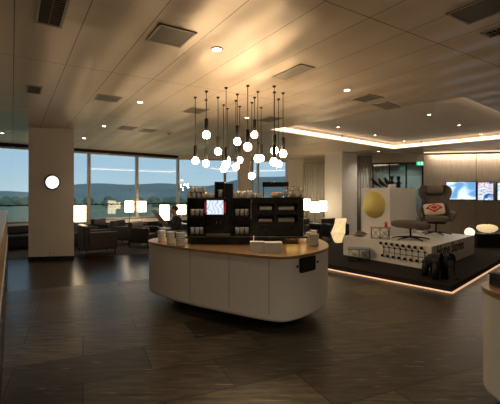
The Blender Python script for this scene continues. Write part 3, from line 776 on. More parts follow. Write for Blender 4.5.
t = thing('shell_dish','wide shallow brown and cream dish on the podium left of the wire table','dish',(c.x,c.y,PT+.0005))
MB().lathe([(.07,0),(.12,.02),(.22,.06),(.23,.062),(.21,.07),(.10,.035),(.001,.03)],28,cap=False).build('bowl', mottled('shell_brown',(.28,.18,.10),(.50,.38,.24),6,.5,0), t)
MB().ball((.03,0,.065),.075,8,(1.9,1.1,.8)).build('fabric_bundle', M_greyfab, t)

# white display box with gold disc
Q0,Q1,Q2 = Vector((2.93,9.88)),Vector((3.40,9.12)),Vector((4.57,10.3)); Q0*=1.035; Q1*=1.035; Q2*=1.035; Q3 = Q0+Q2-Q1
BZ = EYE+7.2*9.75/F
t = thing('display_box','tall white box standing on the podium behind the ottoman','display box',(0,0,PT))
MB().prism([Q0,Q1,Q2,Q3],0,BZ-PT).build('box_body', M_counter, t)
eq = (Q1-Q0).normalized(); nq = Vector((eq.y,-eq.x))
pc = on_line(374.2,Q0,Q1); zc = EYE-(204.6-HOR)/F*pc.y
RM = Matrix.Translation((pc.x+nq.x*.0,pc.y+nq.y*.0,0)) @ Matrix.Rotation(math.atan2(eq.y,eq.x),4,'Z') @ Matrix.Rotation(PI/2,4,'X')
t = thing('wall_mirror','round convex gold mirror disc on the white display box','mirror',(pc.x+nq.x*.001,pc.y+nq.y*.001,zc),math.atan2(eq.y,eq.x))
RX = Matrix.Rotation(PI/2,4,'X')
rr = .355
MB().lathe([(rr*math.cos(a_),.014*math.sin(a_)+.012) for a_ in [i*PI/2/12 for i in range(13)]][:-1]+[(.002,.026)],40,RX).build('disc', M_gold, t)
for v_ in kids(t)[-1].data.vertices: v_.co.y -= .012*max(0,1-abs(v_.co.x+.03)/rr)*max(0,1-(abs(v_.co.z)/rr)**2)**.5
MB().lathe([(rr*.9,0),(rr*.9,.011)],30,RX).build('backing', M_black, t)

# birds on the box
def bird_mesh():
    mb = MB(); 
    mb.tube([(-.17,0,.02),(-.12,0,.065),(-.06,0,.105),(0,0,.15),(.035,0,.20),(.05,0,.245),(.07,0,.265)],[.010,.022,.044,.054,.042,.028,.006],10)
    mb.ball((.052,0,.25),.030,8); return mb
def bird(loc, rz, label, first=[None]):
    if first[0] is None:
        t = thing('bird_figure', label, 'bird figure', loc, rz, 'black wooden birds'); bird_mesh().build('body', M_black, t)
        MB().tube([(.075,0,.252),(.12,0,.240)],[.012,.002],8).build('beak', M_black, t)
        mb = MB(); mb.tube([(0,.018,.11),(.02,.022,0)],.004,6).tube([(0,-.018,.11),(.02,-.022,0)],.004,6); mb.build('leg', M_blackmetal, t); first[0] = t; return t
    return copy_tree(first[0], None, loc, rz, label)
ctr = (Q0+Q1+Q2+Q3)/4
for px,dy,lb,rz_ in ((374.5,10.15,'leftmost black wooden bird on the white display box',2.7),(381,10.4,'second black wooden bird from the left on the display box',2.6),(387.2,9.95,'third black wooden bird, beside the small white block',2.5)):
    bird(((px-250)/F*dy,dy,BZ+.0005),rz_,lb)
def doll(px, dy, label, h, kind):
    t = thing('wooden_doll', label, 'figure', ((px-250)/F*dy,dy,BZ+.0005+ (0.001)))
    MB().lathe([(.040,0),(.052,.05),(.050,h*.45),(.026,h*.62),(.018,h*.66)],16).build('body', M_black, t)
    MB().ball((0,0,h*.78),.048,10,(1,1,1.1)).build('head', M_black, t)
    if kind: MB().tube([(-.02,0,h*.85),(-.06,0,h*.98)],[.018,.006],8).build('ear', M_black, t); MB().tube([(.02,0,h*.85),(.06,0,h*.98)],[.018,.006],8).build('ear', M_black, t)
    else: MB().lathe([(.05,h*.86),(.055,h*.92),(.02,h*.99)],14).build('hat', M_black, t)
    MB().tube([(-.045,0,h*.5),(-.085,-.02,h*.35)],.012,8).build('arm', M_black, t); MB().tube([(.045,0,h*.5),(.085,-.02,h*.35)],.012,8).build('arm', M_black, t)
doll(391.8,10.4,'tall dark figure with raised ears on the display box, behind the white block',.36,1)
doll(398.5,10.4,'dark figure with a flat hat on the display box, rightmost',.34,0)
t = tag(MB().box((-.09,-.05,0),(.09,.05,.085),bev=.004).build('small_block', M_white,None,((391.8-250)/F*9.75,9.75,BZ+.0005),.7),'small white block on the front corner of the display box','block')

# lounge chair & ottoman
def star_base(t, r, h, m=M_blackmetal, n=5, off=.3):
    MB().cyl(.022,.05,h,14).build('post', m, t); MB().lathe([(.05,.045),(.04,.075),(.022,.09)],16).build('hub', m, t)
    for k in range(n):
        a_ = off+2*PI*k/n; MB().tube([(0,0,.065),(r*.5*math.cos(a_),r*.5*math.sin(a_),.050),(r*math.cos(a_),r*math.sin(a_),.022)],[.022,.018,.012],8).build('foot', m, t)
        MB().cyl(.014,0,.018,10,Matrix.Translation((r*math.cos(a_),r*math.sin(a_),0))).build('glide', m, t)
def pad(mb, pts_w, lo=None):
    pass
c = G(410.5,239.3,PT)
t = thing('ottoman','grey upholstered ottoman on a black star base on the podium','ottoman',(c.x,c.y,PT),-.25)
star_base(t,.42,.27,off=.15)
def cushion_mesh(w,d,h,crown=.03,M=None,mb=None,n=14,sq=3.5):
    mb = mb or MB(); v=[];f=[]; k=0
    rings = [(-1.,.84),(-.75,.95),(-.35,1.),(.35,1.),(.75,.95),(1.,.82)]
    N_ = 32
    for zz,s_ in rings:
        for i in range(N_):
            a_=2*PI*i/N_; ca,sa=math.cos(a_),math.sin(a_)
            x=w/2*s_*math.copysign(abs(ca)**(2/sq),ca); y=d/2*s_*math.copysign(abs(sa)**(2/sq),sa); v.append((x,y,zz*h/2))
    for s_,cz in ((.5,.8),(.01,1.)):
        for i in range(N_):
            a_=2*PI*i/N_; ca,sa=math.cos(a_),math.sin(a_)
            x=w/2*s_*math.copysign(abs(ca)**(2/sq),ca); y=d/2*s_*math.copysign(abs(sa)**(2/sq),sa); v.append((x,y,h/2+crown*cz))
    R=len(rings)+2
    for j in range(R-1):
        for i in range(N_): f.append((j*N_+i,j*N_+(i+1)%N_,(j+1)*N_+(i+1)%N_,(j+1)*N_+i))
    f.append(tuple(range(N_))[::-1]); mb._new(v,f,M,True); return mb
cushion_mesh(.86,.56,.15,.03,Matrix.Translation((0,0,.345)) @ Matrix.Rotation(.06,4,'Y')).build('seat', M_greyfab, t)
MB().cyl(.12,.255,.275,18).build('mount_plate', M_blackmetal, t)

c = G(436,234.2,PT)
CHR = thing('lounge_chair','grey high-backed winged lounge chair on a black star base, facing the ottoman','armchair',(c.x,c.y,PT),math.radians(-22))
t = CHR   # local: faces -Y ; wide along X
star_base(t,.36,.30,off=.1)
cushion_mesh(.62,.60,.15,.03,Matrix.Translation((0,-.02,.40)) @ Matrix.Rotation(-.10,4,'X')).build('seat', M_greyfab, t)
# winged back: a curved shell swept upward
mb = MB(); v=[];f=[]; NU,NV=17,12
def back_pt(u,vv,o):  # u -1..1 across, vv 0..1 up
    z=.34+vv*.98; 
    wdt=.36+.05*math.sin(vv*PI)*0 + (.06*math.sin(min(1,vv*1.0)*PI)) - .06*max(0,.35-abs(vv-.45))*0
    waist = .35 - .075*math.exp(-((vv-.50)/.13)**2) + .035*math.exp(-((vv-.82)/.16)**2)
    if vv>.93: waist -= .07*((vv-.93)/.07)**2
    x=u*waist; y=.26+vv*.30 - (abs(u)**2.6)*(.26*(1-.35*vv)) ; 
    return Vector((x*(1+o*.12), y+o*(.075)*(1-.0*abs(u)), z + (-.0)))
for o_ in (0,1):
    for j in range(NV+1):
        for i in range(NU+1): v.append(back_pt(-1+2*i/NU, j/NV, o_))
W_=NU+1; T_=W_*(NV+1)
for j in range(NV):
    for i in range(NU):
        a_=j*W_+i; f.append((a_,a_+1,a_+W_+1,a_+W_)); f.append((T_+a_,T_+a_+W_,T_+a_+W_+1,T_+a_+1))
for i in range(NU): f.append((i,i+T_,i+1+T_,i+1)); a_=NV*W_+i; f.append((a_,a_+1,a_+1+T_,a_+T_))
for j in range(NV):
    a_=j*W_; f.append((a_,a_+W_,a_+W_+T_,a_+T_)); a_=j*W_+NU; f.append((a_,a_+T_,a_+W_+T_,a_+W_))
mb._new(v,f,None,True); o = mb.build('backrest', M_greyfab, t); md=o.modifiers.new('b','BEVEL'); md.width=.02; md.segments=3
cushion_mesh(.50,.62,.10,.03,Matrix.Translation((0,.38,.78)) @ Matrix.Rotation(PI/2-.29,4,'X')).build('back_cushion', M_greyfab, t)
cushion_mesh(.42,.24,.11,.03,Matrix.Translation((0,.395,1.20)) @ Matrix.Rotation(PI/2-.29,4,'X')).build('headrest', mottled('grey_wool_pale',(.16,.14,.12),(.21,.185,.16),45,.95,.25), t)
for s_ in (-1,1):
    mb=MB(); mb.tube([(s_*.36,.26,.46),(s_*.41,.10,.57),(s_*.42,-.12,.575),(s_*.40,-.26,.53),(s_*.36,-.30,.43)],[.06,.062,.060,.055,.04],10)
    mb.box((s_*.345-.035,-.26,.36),(s_*.345+.035,.26,.53),bev=.03); mb.build('armrest', M_greyfab, t)
MB().box((-.22,-.2,.29),(.22,.2,.325),bev=.01).build('seat_mount', M_blackmetal, t)
# cushion on chair
m_cu = mat('red_pattern_fabric',(.7,.65,.55),.9); n,l,b=N(m_cu)
v0 = texco(m_cu,(1,1,1)); sx=n.new('ShaderNodeSeparateXYZ'); l.new(v0,sx.inputs[0])
def mth(op,a_,b_=None):
    x=n.new('ShaderNodeMath'); x.operation=op
    for i,q_ in enumerate((a_,b_)):
        if q_ is None: continue
        if hasattr(q_,'links'): l.new(q_,x.inputs[i])
        else: x.inputs[i].default_value=q_
    return x.outputs[0]
dia = mth('ADD', mth('ABSOLUTE', mth('MULTIPLY', sx.outputs['X'], .95)), mth('ABSOLUTE', mth('MULTIPLY', mth('ADD',sx.outputs['Y'],-.02), 1.5)))
stp = mth('LESS_THAN', dia, .21); gap = mth('GREATER_THAN', mth('ABSOLUTE', mth('SUBTRACT', dia, .11)), .016)
l.new(mix(m_cu,(.72,.66,.56),(.58,.03,.02),mth('MULTIPLY',stp,gap)), b.inputs['Base Color'])
sc_ = math.radians(-22)
M_c = Matrix.Translation((c.x,c.y,PT+.005)) @ Matrix.Rotation(sc_,4,'Z') @ Matrix.Translation((-.04,.07,.66)) @ Matrix.Rotation(1.05,4,'X') @ Matrix.Rotation(.10,4,'Z')
o = cushion_mesh(.52,.34,.06,.05,None,sq=6).build('throw_cushion', m_cu); o.matrix_world = M_c
tag(o,'cream cushion with a red diamond pattern on the grey lounge chair','cushion')

# elephant stool
c = G(443,280.5,PZ)
t = thing('elephant_stool','black moulded elephant figure standing on the stage corner before the podium','elephant figure',(c.x,c.y+.18,PZ+.0005),math.radians(-78)); t.scale=(1.18,1.18,1.18)
mb = MB()   # faces +X
prof=[(-.25,.30),(-.18,.345),(-.05,.35),(.06,.33),(.14,.315)]
mb.tube([(-.24,0,.25),(-.17,0,.255),(-.04,0,.262),(.08,0,.255),(.13,0,.25)],[.06,.10,.112,.10,.07],16)
for x in (-.19,.05):
    for s_ in (-1,1):
        mb.tube([(x,s_*.05,.25),(x-.005,s_*.075,.12),(x-.01,s_*.085,.006)],[.062,.055,.058],12)
mb.build('body', M_black, t)
mb=MB(); mb.ball((.19,0,.30),.085,10,(1,.95,1.1)); mb.tube([(.24,0,.29),(.31,0,.22),(.33,0,.12),(.37,0,.07),(.41,0,.08)],[.055,.042,.032,.026,.022],12); mb.build('head', M_black, t)
for s_ in (-1,1):
    ol=[(.0,-.09),(.055,-.115),(.095,-.05),(.105,.03),(.07,.10),(.0,.105)]
    Me = Matrix.Translation((.16,s_*.055,.31)) @ Matrix.Rotation(s_*PI/2*.75,4,'Z') @ Matrix.Rotation(PI/2,4,'X')
    MB().prism(rounded(ol,.03,3),-.009,.009,Me).build('ear', M_black, t)
MB().tube([(-.29,0,.26),(-.33,0,.20),(-.335,0,.14)],[.014,.010,.008],8).build('tail', M_black, t)

# paper lamps
m_ak = mat('paper_lantern_glow',(.9,.8,.6),.8,emit=(1,.64,.26),es=.62)
n,l,b=N(m_ak); v0=texco(m_ak,(1,1,1)); wv=n.new('ShaderNodeTexWave'); wv.bands_direction='Z'; wv.inputs['Scale'].default_value=9; wv.inputs['Distortion'].default_value=.5; l.new(v0,wv.inputs['Vector'])
l.new(ramp(m_ak,wv.outputs['Fac'],[(0,(.85,.45,.15)),(.35,(1,.72,.36)),(1,(1,.80,.46))]),b.inputs['Emission Color'])
ca = P(339,242.5,574/47.5); hA=.74
t = thing('paper_floor_lamp','glowing twisted angular paper lamp on the stage left of the podium','lamp',(ca.x,ca.y,PZ+.0005),.3)
v=[];f=[]; lv=[(.12,0,.0,-.02),(.15,.08,.1,-.03),(.225,.34,.7,-.06),(.17,.56,1.2,.04),(.18,.74,1.5,.09),(.16,.76,1.5,.09)]
for r,z,tw,ox in lv:
    for k in range(5): a_=tw+2*PI*k/5; v.append((ox+r*1.12*math.cos(a_),r*math.sin(a_)*1.0,z+.02*math.sin(3*a_)))
for j in range(len(lv)-1):
    for k in range(5): k2=(k+1)%5; f.append((j*5+k,j*5+k2,(j+1)*5+k2)); f.append((j*5+k,(j+1)*5+k2,(j+1)*5+k))
f.append((4,3,2,1,0)); f.append(tuple(25+k for k in range(5)))
mb=MB(); mb._new(v,f); mb.build('lamp_shade', m_ak, t); MB().cyl(.08,.0,.02,16).build('base', M_blackmetal, t)
# dark stand with two lamps at the right
cs = P(487,233,11.2)
t = thing('display_plinth','low black plinth behind the podium under the flat paper lamp','plinth',(cs.x,cs.y,PZ+.0005))
MB().box((-.45,-.25,0),(.45,.3,cs.z-PZ-.02),bev=.006).build('plinth_body', M_black, t); MB().box((-.46,-.26,cs.z-PZ-.02),(.46,.31,cs.z-PZ)).build('top', M_dark, t)
t = thing('paper_table_lamp','flattened glowing paper lantern on the low black plinth under the screens','lamp',(cs.x,cs.y,cs.z+.001))
MB().lathe([(.10,.018),(.20,.05),(.27,.11),(.285,.16),(.24,.22),(.14,.25),(.05,.26)],30).build('lamp_shade', m_ak, t)
MB().cyl(.06,0,.018,16).build('base', M_blackmetal, t); MB().cyl(.03,.26,.30,12).build('top_cap', M_blackmetal, t)
cg = P(469.6,232.4,10.6)
m_gl = mat('globe_glow',(.9,.85,.75),.5,emit=(1,.80,.55),es=1.2)
t = thing('globe_lamp','small white glowing globe peeping over the podium edge below the screens','lamp',(cg.x,cg.y,PZ+.0005))
MB().cyl(.10,0,.02,18).build('base', M_blackmetal, t); MB().cyl(.012,.02,cg.z-PZ-.10,10).build('stem', M_blackmetal, t); MB().ball((0,0,cg.z-PZ),.13,12).build('globe', m_gl, t)

# ------------------------------------------------------------------ wood wall with screens
M_panel = wood_material('grey_oak_panel',(.36,.31,.25),(.46,.40,.33),.5,(7,7,.7),3)
WA, WB = Vector((6.95,15.0)), Vector((11.98,13.9))
def wseg(name,a_,b_,z0,z1,m,th=.1): return wall_seg(name,a_,b_,z0,z1,m,th)
j1 = on_line(476,WA,WB); dW=(WB-WA).normalized(); nW=Vector((dW.y,-dW.x))
wseg('wall_panelled_left',WA,j1-dW*.02,0,CH-.10,M_panel); wseg('wall_panelled_right',j1+dW*.02,WB,0,CH-.10,M_panel)
wseg('trim_3',j1-dW*.018-nW*.03,j1+dW*.018-nW*.03,0,CH-.12,M_alu,.02)
wl = thing('wall_washer','thin warm light line along the top of the panelled wall','wall light',(0,0,0))
MB().prism([WA+nW*.05,WB-dW*.3+nW*.05,WB-dW*.3+nW*.08,WA+nW*.08],CH-.03,CH-.0005).build('light_strip', mat('dim_led',(.9,.8,.7),.5,emit=(1,.74,.48),es=1.3), wl)
L=bpy.data.lights.new('wall_wash_light','AREA'); L.shape='RECTANGLE'; L.size=4.6; L.size_y=.04; L.energy=55; L.color=(1,.80,.58)
wm=(WA+WB)/2+nW*.16; o=bpy.data.objects.new('wall_wash_light',L); COL.objects.link(o); o.location=(wm.x,wm.y,CH-.04); o.rotation_euler=(0,0,math.atan2(dW.y,dW.x))
def tv(px0,px1,py0,py1,label,mt):
    a_=on_line(px0,WA,WB); b_=on_line(px1,WA,WB); L2=(b_-a_).length; zc0=EYE-(py1-HOR)/F*a_.y; zc1=EYE-(py0-HOR)/F*a_.y
    t = thing('wall_screen',label,'screen',(a_.x+nW.x*.002,a_.y+nW.y*.002,zc0),math.atan2(dW.y,dW.x)); H2=zc1-zc0
    MB().box((-.02,-.06,-.025),(L2+.02,0,H2+.025),bev=.004).build('bezel', M_dark, t)
    MB().box((0,-.064,0),(L2,-.0605,H2)).build('display', mt, t); return t
def scr_mat(name, stops, sc, es, seed, dist=2):
    m = mat(name,(.02,.02,.02),.3,emit=(1,1,1),es=es); n,l,b=N(m); v0=texco(m,sc,rot=(0,seed*.3,0),loc=(seed,0,seed))
    x=n.new('ShaderNodeTexNoise'); x.inputs['Scale'].default_value=1.; x.inputs['Detail'].default_value=1.5; x.inputs['Distortion'].default_value=dist; l.new(v0,x.inputs['Vector'])
    l.new(ramp(m,x.outputs['Fac'],stops),b.inputs['Emission Color']); return m
ms1 = scr_mat('screen_picture_blue',[(.35,(.12,.30,.55)),(.47,(.55,.75,.90)),(.55,(.85,.92,.95)),(.7,(.25,.50,.80))],(1.0,1,2.0),1.2,1.,1)
ms2 = scr_mat('screen_picture_mixed',[(.35,(.02,.08,.30)),(.45,(.65,.80,.95)),(.52,(.45,.12,.15)),(.58,(.80,.90,.98)),(.72,(.05,.12,.55))],(2.2,1,3),1.1,2.,2)
ms3 = scr_mat('screen_picture_pale',[(.35,(.15,.40,.75)),(.5,(.7,.88,1)),(.7,(.25,.5,.85))],(2,1,4),1.1,3.)
tv(446,475,182.3,199.3,'large wall screen with a pale blue picture, partly behind the lounge chair',ms1)
tv(477.3,492.6,182.6,200,'middle wall screen showing a blue, white and red picture',ms2)
tv(497,520,183,200,'wall screen with a blue picture cut by the right edge',ms3)

# glass partition and corridor at its back
PA, PB = Vector((5.0,15.35)), Vector((6.95,15.05))
t = bpy.data.objects.new('door_1', None); COL.objects.link(t); t.location=(PA.x,PA.y,0); t.rotation_euler=(0,0,math.atan2((PB-PA).y,(PB-PA).x)); struct(t)
LL=(PB-PA).length; fr=MB()
for x in (0,LL*.33,LL*.66,LL-.05): fr.box((x,-.03,0),(x+.05,.03,2.95))
fr.box((0,-.03,2.9),(LL,.03,2.97)).box((0,-.03,0),(LL,.03,.06)).box((0,-.02,1.0),(LL,.02,1.04)); fr.build('door_frame', M_blackmetal, t)
MB().box((.02,-.006,.05),(LL-.02,.006,2.92)).build('glass_panel', M_pglass, t)
MB().tube([(LL*.60,-.09,.9),(LL*.60,-.09,1.3)],.012,8).tube([(LL*.60,-.09,.95),(LL*.60,-.02,.95)],.008,6).tube([(LL*.60,-.09,1.25),(LL*.60,-.02,1.25)],.008,6).build('door_handle', M_steel, t)
wall_seg('lintel_right',PA,PB,2.97,CH,M_panel,.06)
wall_seg('wall_corridor',(4.6,17.3),(8.4,17.3),0,CH,mat('corridor_wall',(.16,.17,.16),.7),.1)
for cx_ in (5.9,7.4):  # added lamps that lift the dark corridor behind the partition
    t=thing('downlight','added fill downlight in the corridor behind the glass partition','downlight',(cx_,16.4,CH),0,'added corridor downlights')
    MB().lathe([(.06,-.0005),(.06,-.008),(.045,-.010),(.045,-.0005)],20,cap=False).build('trim_ring',M_grillel,t); MB().cyl(.045,-.006,-.001,20).build('lens',M_spot,t)
    L=bpy.data.lights.new('downlight_beam','SPOT'); L.energy=170; L.color=(.9,.97,.92); L.spot_size=2.4; L.spot_blend=.8; L.shadow_soft_size=.05
    o=bpy.data.objects.new('downlight_beam',L); COL.objects.link(o); o.location=(cx_,16.4,CH-.03)
# curtains
M_curt = mottled('pale_curtain',(.50,.48,.45),(.56,.54,.50),30,.9,.1)
M_voile = mottled('voile_curtain',(.74,.71,.66),(.80,.77,.72),30,.9,.1)
def curtain(a_,b_,label,m,folds,z1=CH-.02):
    a_,b_=Vector(a_),Vector(b_); d=(b_-a_); L2=d.length; nf_=folds*8; pts=[]
    t=thing('curtain',label,'curtain',(a_.x,a_.y,0),math.atan2(d.y,d.x))
    front=[(L2*i/nf_, .035*math.sin(i/8*2*PI)) for i in range(nf_+1)]; out=front+[(x,y+.008) for x,y in front[::-1]]
    mb=MB(); n2=len(front); v=[]
    for z in (.03,z1-.03):
        v+= [(x,y,z) for x,y in front]
    for z in (.03,z1-.03):
        v+= [(x,y+.008,z) for x,y in front]
    f=[(i,i+1,n2+i+1,n2+i) for i in range(n2-1)]+[(2*n2+i,3*n2+i,3*n2+i+1,2*n2+i+1) for i in range(n2-1)]
    f+=[(i,2*n2+i,2*n2+i+1,i+1) for i in range(n2-1)]+[(n2+i,n2+i+1,3*n2+i+1,3*n2+i) for i in range(n2-1)]
    mb._new(v,f,None,True); mb.build('drape',m,t); MB().box((0,-.03,z1-.03),(L2,.04,z1)).build('rail',M_alu,t)
ca_,cb_=P(304,0,17.2),P(326,0,17.2)
curtain((ca_.x,17.2),(cb_.x,17.2),'pale sheer curtain in the corner behind the glowing table lamps',M_voile,9,3.12)
ca_,cb_=P(354,0,15.9),P(386,0,15.6)
curtain((ca_.x,15.9),(cb_.x,15.6),'grey pleated curtain behind the display box and the grey pillar',M_curt,12)
# exit sign
M_exit = mat('exit_green',(.0,.30,.12),.4,emit=(.0,.55,.25),es=.9); M_exw = mat('exit_white',(.8,.9,.85),.4,emit=(.7,1,.85),es=1.3)
ce = P(420,163.5,13.9)
t = thing('exit_sign','small green emergency exit sign with a running figure hanging near the panelled wall','exit sign',(ce.x,ce.y,ce.z))
MB().box((-.13,-.015,-.075),(.13,.015,.075),bev=.004).build('panel', M_exit, t)
mb=MB(); mb.box((.03,-.0175,-.055),(.085,-.0155,.055)); mb.ball((-.045,-.0165,.042),.012,6,(1,.1,1)); 
for pp in ([(-.045,0,.03),(-.055,0,-.005)],[(-.055,0,-.005),(-.03,0,-.03),(-.035,0,-.058)],[(-.055,0,-.005),(-.085,0,-.03),(-.10,0,-.03)],[(-.045,0,.025),(-.015,0,.01)],[(-.045,0,.025),(-.08,0,.015)]):
    mb.tube([(x,-.0165,z) for x,y,z in pp],.006,6)
mb.build('pictogram', M_exw, t); MB().box((-.09,-.004,.075),(-.08,.004,CH-ce.z)).build('bracket', M_alu, t); MB().box((.08,-.004,.075),(.09,.004,CH-ce.z)).build('bracket', M_alu, t)

# clock and socket on the left pillar
pf_ = Vector((p1.x-p0.x,p1.y-p0.y)).normalized(); pn = Vector((pf_.y,-pf_.x)); pcx = on_line(53,(p0.x,p0.y),(p1.x,p1.y)); az=math.atan2(pf_.y,pf_.x)
zc_=EYE-(182.3-HOR)/F*pcx.y
t = thing('wall_clock','round backlit white clock in a dark ring on the white pillar','clock',(pcx.x+pn.x*.001,pcx.y+pn.y*.001,zc_),az)
MB().lathe([(.185,0),(.195,.04),(.175,.055),(.160,.055),(.160,.0)],36,RX,cap=False).build('rim', mat('clock_rim',(.10,.08,.07),.4,metal=.4), t)
MB().cyl(.161,.002,.035,36,RX).build('dial', mat('clock_dial',(.9,.9,.88),.5,emit=(.92,.96,1),es=1.6), t)
mb=MB()
for k in range(12):
    a_=k*PI/6; mb.box((-.004,-.040,.125),(.004,-.036,.148),Matrix.Rotation(a_,4,'Y'))
mb.build('hour_marks', M_ink, t)
MB().box((-.006,-.043,-.02),(.006,-.0405,.085),Matrix.Rotation(-.9,4,'Y')).build('hour_hand', M_ink, t); MB().box((-.004,-.045,-.02),(.004,-.0432,.12),Matrix.Rotation(1.35,4,'Y')).build('minute_hand', M_ink, t)
pcx = on_line(52,(p0.x,p0.y),(p1.x,p1.y)); zc_=EYE-(252.5-HOR)/F*pcx.y
t = thing('wall_socket','small pale double socket plate low on the white pillar','socket',(pcx.x+pn.x*.001,pcx.y+pn.y*.001,zc_),az)
MB().box((-.09,-.012,-.04),(.09,0,.04),bev=.003).build('plate', M_porc, t); MB().cyl(.018,.011,.013,12,RX @ Matrix.Translation((-.045,0,0))).build('outlet', M_grille, t); MB().cyl(.018,.011,.013,12,RX @ Matrix.Translation((.045,0,0))).build('outlet', M_grille, t)

# ------------------------------------------------------------------ lounge furniture
def armchair(label='brown leather club armchair'):
    t = thing('club_armchair', label, 'armchair')   # faces -Y, width .84
    MB().box((-.30,-.36,.26),(.30,.26,.44),bev=.035).build('seat_cushion', M_leather, t)
    MB().box((-.40,-.38,.16),(.40,.38,.27),bev=.015).build('seat_base', M_leather, t)
    MB().box((-.40,.24,.26),(.40,.40,.80),bev=.03).build('backrest', M_leather, t)
    for s_ in (-1,1):
        MB().box((s_*.365-.065,-.39,.20),(s_*.365+.065,.30,.63),bev=.025).build('armrest', M_leather, t)
        for y in (-.34,.34): MB().lathe([(.014,0),(.020,.165)],10,Matrix.Translation((s_*.36,y,0))).build('leg', M_blackmetal, t)
    return t
chairs = [
 (-4.28,10.5,2.2,'dark club armchair nearest the white pillar, seen from behind'),
 (-5.45,12.3,2.2,'dark armchair behind the nearest one, by the lamp next to the pillar'),
 (-5.2,13.5,1.35,'dark armchair at the left end of the row along the windows'),
 (-4.2,12.65,1.35,'middle brown armchair of the row under two glowing lamps'),
 (-3.4,12.0,1.35,'brown armchair of the window row closest to the reading person'),
 (-2.22,11.12,-1.013,'brown armchair in which the person sits reading'),
 (2.05,13.3,.7,'dark armchair behind the right end of the island'),
 (3.05,13.5,.3,'dark armchair beside the pillar and the twisted paper lamp')]
A0 = None
for x_,y_,rz,lb in chairs:
    if A0 is None: A0 = armchair(lb); A0.location=(x_,y_,0); A0.rotation_euler=(0,0,rz); A0['group']='brown club armchairs'; A0.scale=(1.1,1.1,1.03)
    else:
        o = copy_tree(A0,None,(x_,y_,0),rz,lb); o.scale=(.9,.9,1)
# side tables with lamps
T0=[None]
def lamp_table(x,y,h,lb,rz=0):
    if T0[0] is None:
        t = thing('side_table',lb,'side table',(x,y,0),rz,'dark lounge side tables')
        MB().box((-.2,-.2,.50),(.2,.2,.53),bev=.004).build('table_top',M_dark,t)
        for sx in (-1,1):
            for sy in (-1,1): MB().box((sx*.17-.012,sy*.17-.012,0),(sx*.17+.012,sy*.17+.012,.50)).build('leg',M_blackmetal,t)
        T0[0]=t; return t
    return copy_tree(T0[0],None,(x,y,0),rz,lb)
LM=[None]
def table_lamp(x,y,z,w,h,sz,lb):
    t = thing('table_lamp',lb,'lamp',(x,y,z),0,'glowing white lounge lamps')
    MB().cyl(.07,0,.015,16).build('base',M_steel,t); MB().cyl(.010,.015,sz-z+h*.5,8).build('stem',M_steel,t)
    mb=MB(); mb.lathe([(w/2,sz-z-h/2),(w/2,sz-z+h/2),(w/2-.004,sz-z+h/2),(w/2-.004,sz-z-h/2)],24,cap=False); mb.cyl(w/2-.005,sz-z-h/2+.01,sz-z-h/2+.012,24); mb.build('lamp_shade',M_lampshade,t)
    return t
lamps=[(80,213.5,11,16,11.3,'tall white lamp next to the white pillar behind the nearest armchair','side table under the lamp next to the white pillar'),
 (129.3,206.5,8.5,11,13.9,'white lamp in the middle of the windows above the armchair row','side table under the lamp in the middle of the windows'),
 (142,206.5,8,10.5,14.7,'white lamp by the window mullion, right of the middle lamp','side table under the lamp by the window mullion'),
 (164.5,212.5,9.5,15,12.9,'large white lamp between the newspaper and the reader','side table under the lamp behind the newspaper'),
 (181.5,209.5,9,9,12.8,'white lamp half hidden by the left cup shelf','side table behind the left end of the cup shelf'),
 (307,204.5,7,11,15.9,'leftmost of three white lamps beside the corner curtain','side table under the leftmost corner lamp'),
 (315,207,9.5,10,15.0,'middle of three white lamps beside the corner curtain','side table under the middle corner lamp'),
 (323,206,7.5,10,14.3,'rightmost of three white lamps beside the corner curtain','side table under the rightmost corner lamp'),
 (20,219,0,0,0,'','')]
for px,py,w,h,Y,lb,lt in lamps:
    if not w: continue
    c=P(px,py,Y); k=Y/F
    lamp_table(c.x,c.y,0,lt); table_lamp(c.x,c.y,.5305,w*k,h*k,c.z,lb)
# low dark bench left of the pillar
g = Vector((-6.9,11.5))
t = thing('low_bench','low dark bench by the window left of the white pillar','bench',(-7.3,11.35,0),math.atan2(4,5))
MB().box((-1.3,-.35,.10),(1.3,.35,.32),bev=.01).build('base',M_dark,t); MB().box((-1.3,-.36,.325),(1.3,.36,.44),bev=.03).build('seat',M_leather,t); MB().box((-1.3,.26,.445),(1.3,.38,.68),bev=.03).build('backrest',M_leather,t)
for sx in (-1,1):
    for sy in (-1,1): MB().cyl(.02,0,.10,10,Matrix.Translation((sx*1.2,sy*.28,0))).build('leg',M_blackmetal,t)

# ------------------------------------------------------------------ reading person, seated facing -X
K2 = 11.1/F
def PP(px,py,dy=0): v=P(px,py,11.1); return (v.x,v.y+dy,v.z)
def skin_body(chains, name, mats, assign, parent, loc=(0,0,0)):
    me=bpy.data.meshes.new(name); vs=[];es=[];rad=[]; idx={}
    for ch in chains:
        prev=None
        for p,r in ch:
            key=tuple(round(q_,4) for q_ in p)
            if key not in idx: idx[key]=len(vs); vs.append(p); rad.append(r)
            i=idx[key]
            if prev is not None and prev!=i: es.append((prev,i))
            prev=i
    me.from_pydata(vs,es,[]); o=bpy.data.objects.new('tmp_body',me); COL.objects.link(o)
    o.modifiers.new('s','SKIN'); sv=me.skin_vertices[0].data
    for i,r in enumerate(rad): sv[i].radius=(r,r) if not isinstance(r,tuple) else r; sv[i].use_root=(i==0)
    ss=o.modifiers.new('u','SUBSURF'); ss.levels=2; ss.render_levels=2
    dg=bpy.context.evaluated_depsgraph_get(); m2=bpy.data.meshes.new_from_object(o.evaluated_get(dg)); bpy.data.objects.remove(o)
    m2.materials.clear()
    for m in mats: m2.materials.append(m)
    for p in m2.polygons: p.material_index=assign(p.center); p.use_smooth=True
    o=bpy.data.objects.new(name,m2); COL.objects.link(o); o.location=loc
    if parent: o.parent=parent
    return o
